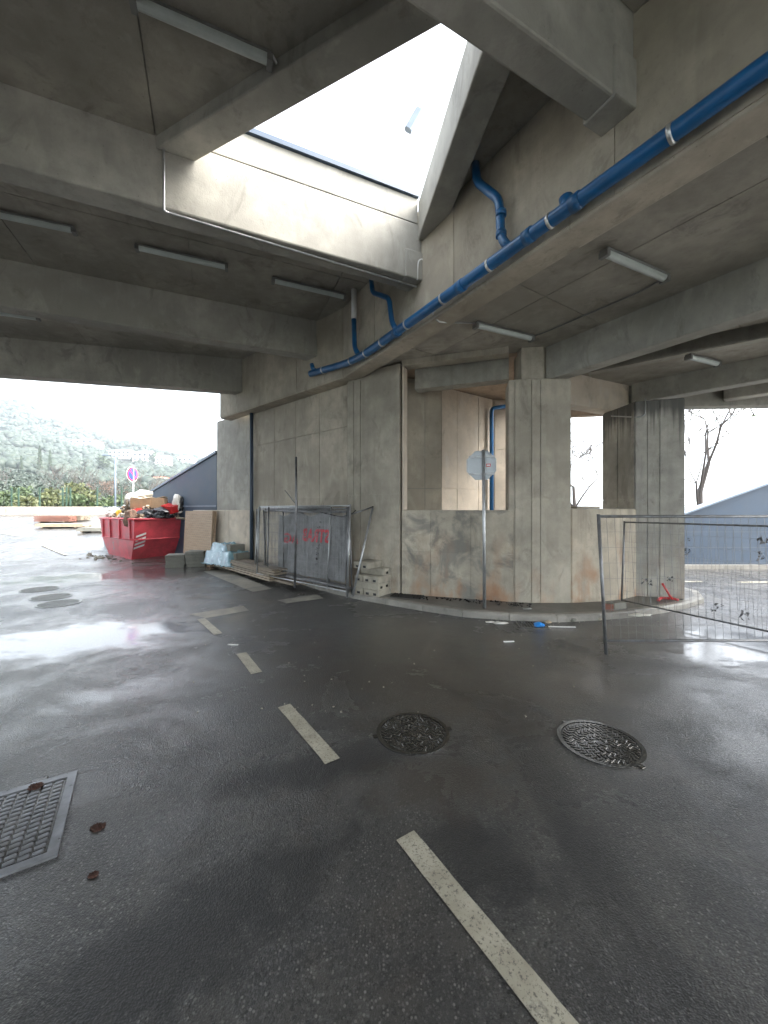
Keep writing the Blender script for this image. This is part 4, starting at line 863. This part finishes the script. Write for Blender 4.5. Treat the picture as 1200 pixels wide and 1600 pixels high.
# rubbish in the skip: a heap underneath, then each recognisable thing
mb = MB(); nu, nv_ = 16, 12; vs = []
for j in range(nv_+1):
    for i in range(nu+1):
        l, w = .1+(skL-.2)*i/nu, .1+(skW-.2)*j/nv_; edge = min(l, skL-l, w, skW-w); vs.append(sp(l, w, 1.48+.75*min(1, edge/.9)+.22*noise.noise(Vector((l*3, w*3, 0)))))
mb.add(vs, [(j*(nu+1)+i, j*(nu+1)+i+1, (j+1)*(nu+1)+i+1, (j+1)*(nu+1)+i) for j in range(nv_) for i in range(nu)]); heap = mb.build('rubbish_heap', M['brownc']); tag(heap, 'heap of mixed rubble and rags filling the red skip', 'rubbish', kind='stuff')
def boxthing(name, label, cat, c, size, rz, mat, tilt=0.0, flaps=True, group=None):
    t = thing(name, label, cat, c, rz, group); t.rotation_euler = (tilt, tilt*.5, rz); x, y, z = size
    MB().box((0, 0, z/2), size).build('body', M[mat], t, local=True)
    if flaps:
        for s in (-1, 1): MB().box((s*x*.27, 0, z+.03), (x*.5, y, .012), Matrix.Rotation(s*R(-12), 3, 'Y')).build('flap', M['cardl'], t, local=True)
    return t
def skp(px, py, d): return at(px, py, d)
boxthing('cardboard_box', 'left cardboard box on top of the rubbish in the skip', 'box', skp(221, 793, 16.4), (.72, .5, .40), R(20), 'card', R(6)); boxthing('cardboard_box', 'right cardboard box on top of the rubbish in the skip', 'box', skp(247, 794, 16.6), (.62, .5, .42), R(14), 'card', R(-4))
cr = thing('crate', 'red plastic crate among the rubbish in the skip', 'crate', skp(266, 800, 16.3), R(-15)); cr.rotation_euler = (R(14), R(8), R(-15))
for c, s in (((0, -.2, .15), (.5, .02, .3)), ((0, .2, .15), (.5, .02, .3)), ((-.25, 0, .15), (.02, .4, .3)), ((.25, 0, .15), (.02, .4, .3)), ((0, 0, .01), (.5, .4, .02))): MB().box(c, s).build('side', M['redp'], cr, local=True)
for i in range(4): MB().box((-.16+.11*i, 0, .30), (.05, .4, .02)).build('slat', M['redp'], cr, local=True)
hp = (('black_bag', 'black plastic bag in the middle of the skip', 'bag', 232, 812, 15.95, (.42, .35, .26), 'black'), ('black_bag', 'black plastic bag below the right cardboard box', 'bag', 252, 810, 16.1, (.45, .35, .26), 'black'), ('black_bag', 'dark blue black bag at the right end of the skip', 'bag', 287, 801, 16.7, (.32, .3, .42), 'black'),
      ('white_bag', 'pale cream sack beside the red crate', 'bag', 277, 802, 16.5, (.2, .2, .48), 'wbag'), ('white_bag', 'white bag at the left corner of the skip', 'bag', 177, 808, 17.3, (.32, .28, .26), 'wbag'), ('white_bag', 'white bag hanging at the far right of the skip', 'bag', 296, 801, 16.75, (.2, .2, .2), 'wbag'), ('cloth', 'brown cloth hanging over the front rim of the skip', 'cloth', 205, 824, 15.65, (.26, .2, .42), 'brownc'),
      ('cloth', 'red cloth on the rubbish below the left box', 'cloth', 216, 808, 16.1, (.36, .28, .2), 'redp'), ('bucket_lid', 'small yellow object at the left of the heap', 'bucket', 186, 807, 16.9, (.13, .13, .18), 'yel'), ('white_bag', 'grey white bag on the very top of the heap', 'bag', 224, 779, 16.9, (.36, .3, .22), 'wbag'), ('cloth', 'grey rag near the front corner of the skip', 'cloth', 222, 818, 15.7, (.25, .2, .18), 'lampb'), ('white_bag', 'pale foam lump left of the cardboard boxes', 'bag', 208, 790, 16.8, (.35, .3, .3), 'wbag'))
for i, (nm, lab, cat, px, py, d, s, mt) in enumerate(hp): crumple(nm, lab, cat, skp(px, py, d), s, mt, i*3.1, group=None)
for i, (a, b, lab) in enumerate((((172, 806, 17.2), (206, 792, 16.7), 'broken plank sticking out at the left of the skip'), ((198, 796, 16.5), (199, 775, 16.6), 'short stake standing in the rubbish heap'), ((276, 809, 16.0), (300, 812, 16.6), 'flat board over the right rim of the skip'))):
    tubething('plank', lab, 'plank', [skp(*a), skp(*b)], .06, 'plank', 4, corner=False)
sc_ = MB()
for i in range(420):
    l, w = rnd.uniform(.15, skL-.15), rnd.uniform(.12, skW-.12); edge = min(l, skL-l, w, skW-w); s = rnd.uniform(.06, .22); sc_.box(sp(l, w, 1.56+.78*min(1, edge/.9)), (s, s*.6, s*.4), Matrix.Rotation(rnd.uniform(0, 6), 3, (rnd.random(), rnd.random(), rnd.random()+.1)))
o = sc_.build('rubble', M['cardl']); tag(o, 'small scraps of card and rubble over the skip heap', 'rubble', kind='stuff')
for mt, lab in (('black', 'dark plastic scraps mixed into the skip heap'), ('wbag', 'white paper scraps mixed into the skip heap'), ('brownc', 'brown rags mixed into the skip heap')):
    sc2 = MB()
    for i in range(130):
        l, w = rnd.uniform(.1, skL-.1), rnd.uniform(.06, skW-.1); edge = min(l, skL-l, w, skW-w); s = rnd.uniform(.06, .2); sc2.box(sp(l, w, 1.58+.8*min(1, edge/.9)), (s, s*.7, s*.25), Matrix.Rotation(rnd.uniform(0, 6), 3, (rnd.random(), rnd.random(), rnd.random()+.1)))
    tag(sc2.build('rubbish', M[mt]), lab, 'rubbish', kind='stuff')
mb = MB()
for i in range(60):
    a = rnd.uniform(0, 6.28); rr = abs(rnd.gauss(0, .6)); c = sp(2.2+rr*math.cos(a)*1.6, -.5+rr*.5*math.sin(a), 0); s = rnd.uniform(.03, .12); mb.box((c.x, c.y, gz(c.x, c.y)+s*.2), (s, s*.7, s*.5), Matrix.Rotation(rnd.uniform(0, 3), 3, (0, .3, 1)))
o = mb.build('rubble', M['blockd']); tag(o, 'grey rubble spilled on the road along the skip', 'rubble', kind='stuff')

# ------------------------------------------------------------------ litter on the road and pavement
def scrap(name, label, cat, px, py, z, s, mat, seed): crumple(name, label, cat, onz(px, py, z), s, mat, seed, sub=2, amp=.4)
scrap('plastic_bag', 'bright blue plastic scrap on the gully grate', 'litter', 842, 979, .016, (.09, .06, .045), 'bluepl', 1); scrap('paper', 'crumpled white paper at the kerb left of the grate', 'litter', 782, 975, 0, (.13, .05, .025), 'wbag', 2); scrap('paper', 'small pale paper left of the other at the kerb', 'litter', 766, 973, 0, (.10, .04, .015), 'wbag', 3)
scrap('paper', 'pale torn paper on the kerb behind the near fence post', 'litter', 1000, 962, .126, (.2, .08, .02), 'wbag', 4); scrap('stone', 'grey stone at the kerb right of the grate', 'stone', 895, 971, 0, (.07, .05, .04), 'blockd', 5); scrap('stone', 'small pale stone at the kerb near the fence post', 'stone', 936, 969, 0, (.05, .04, .03), 'block', 6); scrap('can', 'small reddish scrap on the gully grate', 'litter', 857, 974, .016, (.05, .03, .03), 'cardl', 8)
scrap('plastic_bag', 'dark plastic scrap on the pavement above the grate', 'litter', 823, 952, .12, (.1, .05, .02), 'lampb', 9)
for lab, px, py, L, rz, mt in (('white stick lying on the road before the gully', 795, 1003, .17, 5, 'white'), ('long thin white stick at the kerb right of the grate', 876, 980, .5, -4, 'white'), ('thin white scrap on the road by the third dash', 364, 1008, .16, -6, 'white')):
    o = MB().box((0, 0, .008), (L, .025, .012)).build('stick', M[mt]); o.location = onz(px, py); o.rotation_euler = (0, 0, R(rz)); tag(o, lab, 'stick')
mb = MB()
for i in range(150):
    px, py = rnd.choice(((rnd.uniform(540, 680), rnd.uniform(938, 950)), (rnd.uniform(540, 620), rnd.gauss(942, 4)), (rnd.uniform(780, 1050), rnd.gauss(974, 4)), (rnd.uniform(300, 900), rnd.uniform(980, 1120)))); c = onz(px, max(925, py)); s = rnd.uniform(.005, .016); mb.box((c.x, c.y, s*.3), (s, s*.8, s*.6), Matrix.Rotation(rnd.uniform(0, 3), 3, 'Z'))
o = mb.build('grit', M['block']); tag(o, 'pale grit and crumbs scattered over the wet road', 'grit', kind='stuff')
mb = MB()
for i in range(90):
    px = rnd.uniform(620, 830); c = onz(px, 927+(px-620)*.073+rnd.uniform(2, 7), .12); s = rnd.uniform(.02, .05); mb.box((c.x, c.y, .12+s*.2), (s, s*.5, s*.5), Matrix.Rotation(rnd.uniform(0, 3), 3, (rnd.random(), 0, 1)))
o = mb.build('leaf_litter', M['black']); tag(o, 'dark leaf litter along the foot of the opening wall', 'leaf litter', kind='stuff')
o = MB().cbox((0, 0, .06), (.32, .18, .12), .008).build('brick', M['blockd']); o.location = onz(963, 950, .122); o.rotation_euler = (0, 0, R(20)); tag(o, 'concrete brick lying on the pavement under the second fence panel', 'brick')
o = MB().cbox((0, 0, .05), (.20, .12, .10), .006).build('brick', M['brick']); o.location = onz(956, 951, .122)+Vector((-.12, -.06, 0)); o.rotation_euler = (0, 0, R(-30)); tag(o, 'reddish brick beside the concrete brick on the pavement', 'brick')
rp0 = onz(1028, 938, .14); tubething('red_pipe', 'bent red plastic pipe lying at the foot of the right pier', 'pipe', [rp0, rp0+Vector((.12, .1, .03)), rp0+Vector((.38, .05, .02)), rp0+Vector((.44, .0, .0))], .028, 'redp', 8); tubething('red_pipe', 'short red pipe end standing against the right pier', 'pipe', [rp0+Vector((.3, .0, .02)), rp0+Vector((.12, .04, .35))], .022, 'redp', 8, corner=False)

# ------------------------------------------------------------------ no parking sign, lamp post, far wall, pallets, fence
nx0 = Vector((-11.1, 17.0, 0)); nx0.z = gz(nx0.x, nx0.y); npx = thing('no_parking_sign', 'round blue and red no parking sign on a pole behind the skip', 'road sign', nx0)
MB().tube([nx0, Vector((nx0.x, nx0.y, 4.0))], .03, 8).build('pole', M['galv'], npx)
c = at(204, 741, nx0.y-.05); c.x = nx0.x; RN = Matrix.Rotation(R(84), 3, 'Z')
def disc(r, y, mat, name, sx=1.0):
    mb = MB(); n = 28; mb.hull([c+RN @ Vector((r*math.cos(2*math.pi*i/n), y, r*math.sin(2*math.pi*i/n))) for i in range(n)], [c+RN @ Vector((r*math.cos(2*math.pi*i/n), y-.006, r*math.sin(2*math.pi*i/n))) for i in range(n)]); mb.build(name, M[mat], npx)
disc(.335, .01, 'white', 'rim'); disc(.315, 0, 'signr', 'plate'); disc(.245, -.0065, 'signb', 'blue_field'); MB().box(c+RN @ Vector((0, -.0155, 0)), (.49, .004, .06), RN @ Matrix.Rotation(R(45), 3, 'Y')).build('slash', M['signr'], npx)
lp0 = Vector((-22.4, 32, 1.35)); la = thing('street_lamp', 'thin grey street lamp post at the edge of the parking area', 'street lamp', lp0)
MB().tube([lp0, lp0+Vector((0, 0, 5.2))], [.09, .06], 8).build('post', M['coping'], la); MB().tube([lp0+Vector((0, 0, 5.17)), lp0+Vector((-.6, 0, 5.3))], .05, 6).build('arm', M['coping'], la); MB().cbox((lp0.x-.75, lp0.y, 6.63), (.6, .25, .1), .02).build('head', M['coping'], la)
pw = thing('parking_wall', 'low pale concrete wall along the far edge of the parking area', 'wall', (-25, 34, 1.5))
for i in range(12):
    x = -52+3.0*i; MB().cbox((x+1.5, 34.3+.05*i, 1.85), (2.98, .25, 1.0), .02).build('panel', M['lit'], pw)
def lumber(label, c, n, L, mat, rz):
    t = thing('lumber_stack', label, 'lumber', c, rz, 'lumber stacks on the far parking area')
    for i in range(n):
        for j in range(5): MB().box((rnd.uniform(-.06, .06), -.4+.2*j, .10+.07*i), (L, .19, .055)).build('plank', M[mat], t, local=True)
    for x in (-L*.35, L*.35): MB().box((x, 0, .035), (.1, 1.0, .07)).build('bearer', M['plank'], t, local=True)
def gp(px, d): x = (px-600)/600*d; return (x, d, gz(x, d)+.0)
lumber('reddish lumber stack farthest left on the parking area', gp(88, 29), 6, 2.4, 'brick', R(6)); lumber('pale lumber stack in front of the reddish one', gp(100, 26), 3, 3.0, 'cardl', R(4)); lumber('small pale lumber stack right of the other two', gp(122, 30), 5, 1.3, 'plank', R(-4)); lumber('grey lumber stack just left of the red skip', gp(150, 24), 3, 1.6, 'blockd', R(10))
gf = thing('green_fence', 'dark green wire fence on the far parking wall', 'fence', (-25, 35, 2.3))
for px in (-25, 18, 29, 62, 98, 104, 110, 152, 190): x = (px-600)/600*35; MB().box((x, 35, 2.9), (.09, .09, 2.4)).build('post', M['greenp'], gf)
w = MB()
for k in range(9): w.tube([(-38, 35, 2.2+.2*k), (-23.6, 35, 2.2+.2*k)], .004, 3, cap=False)
w.build('wire_mesh', M['greenp'], gf, kind='stuff')

# ------------------------------------------------------------------ trees, shrubs and houses
def leaves(mb, c, r, n, s, rg):
    for _ in range(n):
        while True:
            p = Vector((rg.uniform(-1, 1), rg.uniform(-1, 1), rg.uniform(-1, 1)))
            if p.length <= 1: break
        p = Vector((p.x*r[0], p.y*r[1], p.z*r[2]))*(.55+.45*rg.random())+Vector(c); q = s*rg.uniform(.6, 1.3); u = Vector((rg.uniform(-1, 1), rg.uniform(-1, 1), rg.uniform(-1, 1))).normalized()*q; w = u.orthogonal().normalized()*q*.55
        mb.add([p-u, p+w, p+u, p-w], [(0, 1, 2, 3)])
def bare(label, name, c, H, seed, mat='barkp', lean=(0, 0), leaf=None, nleaf=0, group=None, thick=1.0, spread=.8, depth=5, rmin=0.0):
    rg = random.Random(seed); t = thing(name, label, 'tree', c, group=group); tr = MB(); cr = MB(); tips = []
    def grow(p, d, L, r, lv):
        pts = [p]; rs = [r]
        for i in range(3):
            d = (d+Vector((rg.uniform(-.22, .22), rg.uniform(-.22, .22), rg.uniform(-.06, .2)))).normalized(); p = p+d*L/3; pts.append(p); rs.append(r*(1-.17*(i+1)))
        (tr if lv == 0 else cr).tube(pts, rs, 6 if lv < 2 else 4 if lv < 4 else 3, cap=False)
        if lv >= depth: tips.append(p); return
        for k in range((4 if lv == 0 else 3 if lv < 3 else 2)):
            a = Vector((rg.uniform(-1, 1), rg.uniform(-1, 1), rg.uniform(-.25, .75))).normalized(); nd_ = (d*(1-.45*spread)+a*spread).normalized(); q = pts[rg.choice((1, 2, 3))] if k else pts[-1]; grow(q, nd_, L*rg.uniform(.55, .8), max(rs[-1]*.72, rmin), lv+1)
    grow(Vector(c), Vector((lean[0], lean[1], 1)).normalized(), H*.34, .018*H*thick, 0)
    tr.build('trunk', M[mat], t); cr.build('branches', M[mat], t)
    if leaf:
        lf = MB()
        for i in range(nleaf):
            p = rg.choice(tips); leaves(lf, p, (.3, .3, .3), 1, .035*H/4, rg)
        lf.build('leaves', M[leaf], t)
    return t
def shrub(label, name, c, r, seed, leaf, n=520, s=.16, cat='shrub', group=None):
    rg = random.Random(seed); t = thing(name, label, cat, c, group=group); cr = MB()
    for k in range(9):
        a = rg.uniform(0, 6.28); cc = Vector(c)+Vector((math.cos(a)*r[0]*.55*rg.random(), math.sin(a)*r[1]*.55*rg.random(), r[2]*rg.uniform(.5, 1.5))); f = rg.uniform(.35, .6); leaves(cr, cc, (r[0]*f, r[1]*f, r[2]*f*.9), n//9, s, rg)
    cr.build('crown', M[leaf], t); st = MB()
    for k in range(4): st.tube([Vector(c), Vector(c)+Vector((rg.uniform(-.4, .4)*r[0], rg.uniform(-.4, .4)*r[1], r[2]*1.2))], [.05, .02], 5, cap=False)
    st.build('stem', M['bark'], t)
def hp_(px, py=None, d=None):
    if d is None: d = find_depth(px, py)
    x = (px-600)/600*d; return (x, d, hill_z(x, d)-.15)
kinds = [('yellow green bushy shrub', 'leafy'), ('mid green bushy shrub', 'leafg')]
sp_ = [(-30, 38, 1.7, 1), (8, 39, 1.8, 1), (40, 38, 1.5, 0), (70, 37.5, 1.6, 0), (95, 39, 2.1, 0), (118, 38, 1.8, 1), (142, 39.5, 1.7, 0), (165, 38, 1.5, 1), (120, 44, 3.0, 0), (30, 45, 2.2, 1), (190, 42, 1.6, 1)]
wh = ['leftmost of all, beyond the frame edge', 'at the left edge behind the green fence', 'right of the left pair of fence posts', 'just left of the middle fence posts', 'behind the middle fence posts', 'right of the middle fence posts', 'left of the single right fence post', 'beside the street lamp', 'tall one above the middle fence posts', 'rear one under the cypress', 'behind the no parking sign']
for i, (px, d, h, k) in enumerate(sp_): shrub('%s %s' % (kinds[k][0], wh[i]), 'shrub', hp_(px, d=d), (h*1.05, h*.9, h*.75), 40+i, kinds[k][1], 560, .17, group='shrubs beyond the parking area')
for i, (px, py, hh, w, lab) in enumerate(((62, 742, 46, 7, 'tallest dark cypress on the left hillside'), (33, 742, 30, 6, 'short cypress nearest the left edge'), (78, 738, 36, 5, 'slim cypress right of the tallest one'))):
    c = hp_(px, py); H = hh/600*c[1]; t = thing('cypress', lab, 'tree', c, group='cypresses on the hillside'); rg = random.Random(i); mb = MB()
    for k in range(26):
        f = k/26; leaves(mb, (c[0], c[1], c[2]+H*(.08+.9*f)), (H*.12*(1-f)**.7*(1-.4*(f < .1))+.1,)*2+(H*.06,), 46, H*.022, rg)
    mb.build('crown', M['leafd'], t); MB().tube([c, (c[0], c[1], c[2]+H*.5)], [H*.02, H*.008], 5).build('trunk', M['bark'], t)
c = hp_(160, 760, 75) ; 
for i, (px, d, H, leaf, lab) in enumerate(((105, 75, 10.5, None, 'pale bare tree above the middle fence posts'), (128, 70, 9.5, None, 'bare tree left of the street lamp'), (84, 80, 9, None, 'bare tree beneath the slim cypress'), (145, 82, 9, None, 'bare tree above the lumber stacks'), (168, 46, 5.2, 'leafr', 'russet leaved tree left of the no parking sign'), (188, 48, 5.5, 'leafr', 'russet leaved tree behind the no parking sign'), (222, 60, 8, None, 'pale bare tree right of the no parking sign'), (240, 66, 8, None, 'bare tree above the cardboard boxes'), (262, 70, 8.5, None, 'bare tree left of the sloping blue wall'), (285, 80, 10, None, 'bare tree above the sloping blue wall top'), (310, 90, 11, None, 'rightmost bare tree near the end wall'), (10, 85, 9, None, 'bare tree at the left edge of the hillside'))):
    bare(lab, 'bare_tree' if not leaf else 'russet_tree', hp_(px, d=d), H, 90+i, 'barkp', leaf=leaf, nleaf=420, group='bare winter trees on the slope', thick=.8, rmin=.03, depth=4)
c = hp_(164, 738); shrub('dark evergreen tree below the white houses', 'evergreen_tree', c, (c[1]*.022, c[1]*.02, c[1]*.024), 5, 'leafd', 700, c[1]*.0032, 'tree'); c = hp_(240, 728); shrub('dark evergreen tree between the white houses', 'evergreen_tree', c, (c[1]*.014, c[1]*.014, c[1]*.022), 6, 'leafd', 500, c[1]*.003, 'tree')
def house(label, px, py, wpx, hpx, roof='roofr', rz=0.0, floors=2, nw=4):
    x, d, z = hp_(px, py); w = wpx/600*d; h = hpx/600*d; t = thing('house', label, 'house', (x, d, z), rz, 'houses on the hillside'); dp_ = w*.6
    MB().box((0, 0, h/2-1), (w, dp_, h+2)).build('wall', M['housew'], t, local=True)
    o_ = w*.05; MB().hull([(-w/2-o_, -dp_/2-o_, h+.02), (w/2+o_, -dp_/2-o_, h+.02), (w/2+o_, dp_/2+o_, h+.02), (-w/2-o_, dp_/2+o_, h+.02)], [(-w*.3, -.1, h+h*.28), (w*.3, -.1, h+h*.28), (w*.3, .1, h+h*.28), (-w*.3, .1, h+h*.28)]).build('roof', M[roof], t, local=True)
    for f in range(floors):
        for i in range(nw):
            cx = -w/2+w*(i+.5)/nw; cz = h*(f+.5)/floors; wi = MB().box((cx, -dp_/2-.02, cz), (w/nw*.42, .12, h/floors*.5)).build('window', M['glass'], t, local=True)
house('white house with a row of windows, alone high on the hillside', 135, 700, 38, 10); house('long pale house right of the street lamp top', 193, 716, 34, 10, 'housew', 0, 2, 5); house('white house with two storeys above the no parking sign', 228, 722, 30, 13, 'housew'); house('white house at the right of the hillside row', 256, 730, 20, 14, 'housew', 0, 3, 3); house('small house with a red roof low on the slope', 250, 757, 26, 9, 'roofr'); house('rightmost white house by the sloping blue wall', 292, 728, 22, 12, 'housew', 0, 2, 3)
# far wood on the hill: one mass of crowns
rg = random.Random(11); mb = MB(); bm = bmesh.new(); bmesh.ops.create_icosphere(bm, subdivisions=1, radius=1.0); ivs = [v.co.copy() for v in bm.verts]; ifs = [tuple(v.index for v in f.verts) for f in bm.faces]; bm.free()
for i in range(7500):
    px = rg.uniform(-160, 420); d = 55+620*rg.random()**.75; x = (px-600)/600*d; h = rg.uniform(1.3, 3.2)*(1+d/900); z = hill_z(x, d)
    if (HZ-(z-EYE)/d*600) > 775 and d < 60: continue
    if d < 210:
        for _ in range(3): leaves(mb, (x+rg.uniform(-.5, .5)*h, d+rg.uniform(-.5, .5)*h, z+h*rg.uniform(.2, .9)), (h*.7, h*.7, h*.6), 14, h*.16, rg)
        continue
    k = [1+rg.uniform(-.35, .35) for _ in ivs]; mb.add([(x+v.x*h*kk, d+v.y*h*kk, z+h*.5+v.z*h*kk*.9) for v, kk in zip(ivs, k)], ifs, True)
o = mb.build('hillside_wood', M['scrub']); tag(o, 'hazy green scrub wood covering the hillside', 'wood', kind='stuff')
# trees on the right
bare('tall bare tree with few leaves above the right blue wall', 'bare_tree', (18.9, 22.5, -.3), 15.5, 8, 'barkp', (.06, 0), 'leafg', 200, thick=.8, spread=.85, depth=5, rmin=.028)
bare('bare tree seen through the gap between two piers', 'bare_tree', (11.3, 22, -.3), 11, 17, 'barkp', (-.05, 0), None, 0, thick=.8, spread=1.0, depth=5, rmin=.027); bare('small leafy sapling just right of the stained pier', 'sapling', (13.6, 17.5, -.3), 5.2, 23, 'barkp', (.03, 0), 'leafg', 260, thick=.6)
# lamp hung on a wire over the skylight
hl_ = thing('hanging_lamp', 'small grey lamp hanging on a wire in the bright skylight', 'lamp', at(647, 187, 8.6)); c = at(647, 187, 8.6); a, b = at(637, 203, 8.6), at(656, 170, 8.6); d = (b-a).normalized()
n_ = d.cross(Vector((0, 1, 0))).normalized(); y_ = d.cross(n_).normalized(); MB().cbox(c, (.17, .14, (b-a).length), .03, Matrix((n_, y_, d)).transposed()).build('housing', M['coping'], hl_)
MB().tube([c+Vector((-9, 2, 2.0)), c+Vector((0, 0, .15)), c+Vector((9, -2, 2.0))], .004, 4).build('wire', M['galv'], hl_)

# ------------------------------------------------------------------ haze
HAZE = 0.00042
if HAZE > 0:
    m = bpy.data.materials.new('haze_air'); m.use_nodes = True; nt = m.node_tree; nt.nodes.clear(); out = nt.nodes.new('ShaderNodeOutputMaterial'); pv = nt.nodes.new('ShaderNodeVolumePrincipled')
    pv.inputs['Color'].default_value = (.86, .94, 1.0, 1); pv.inputs['Density'].default_value = HAZE; pv.inputs['Anisotropy'].default_value = .2; nt.links.new(pv.outputs[0], out.inputs['Volume'])
    MB().box((0, 0, 250), (6000, 6000, 504)).build('haze', m, kind='stuff')
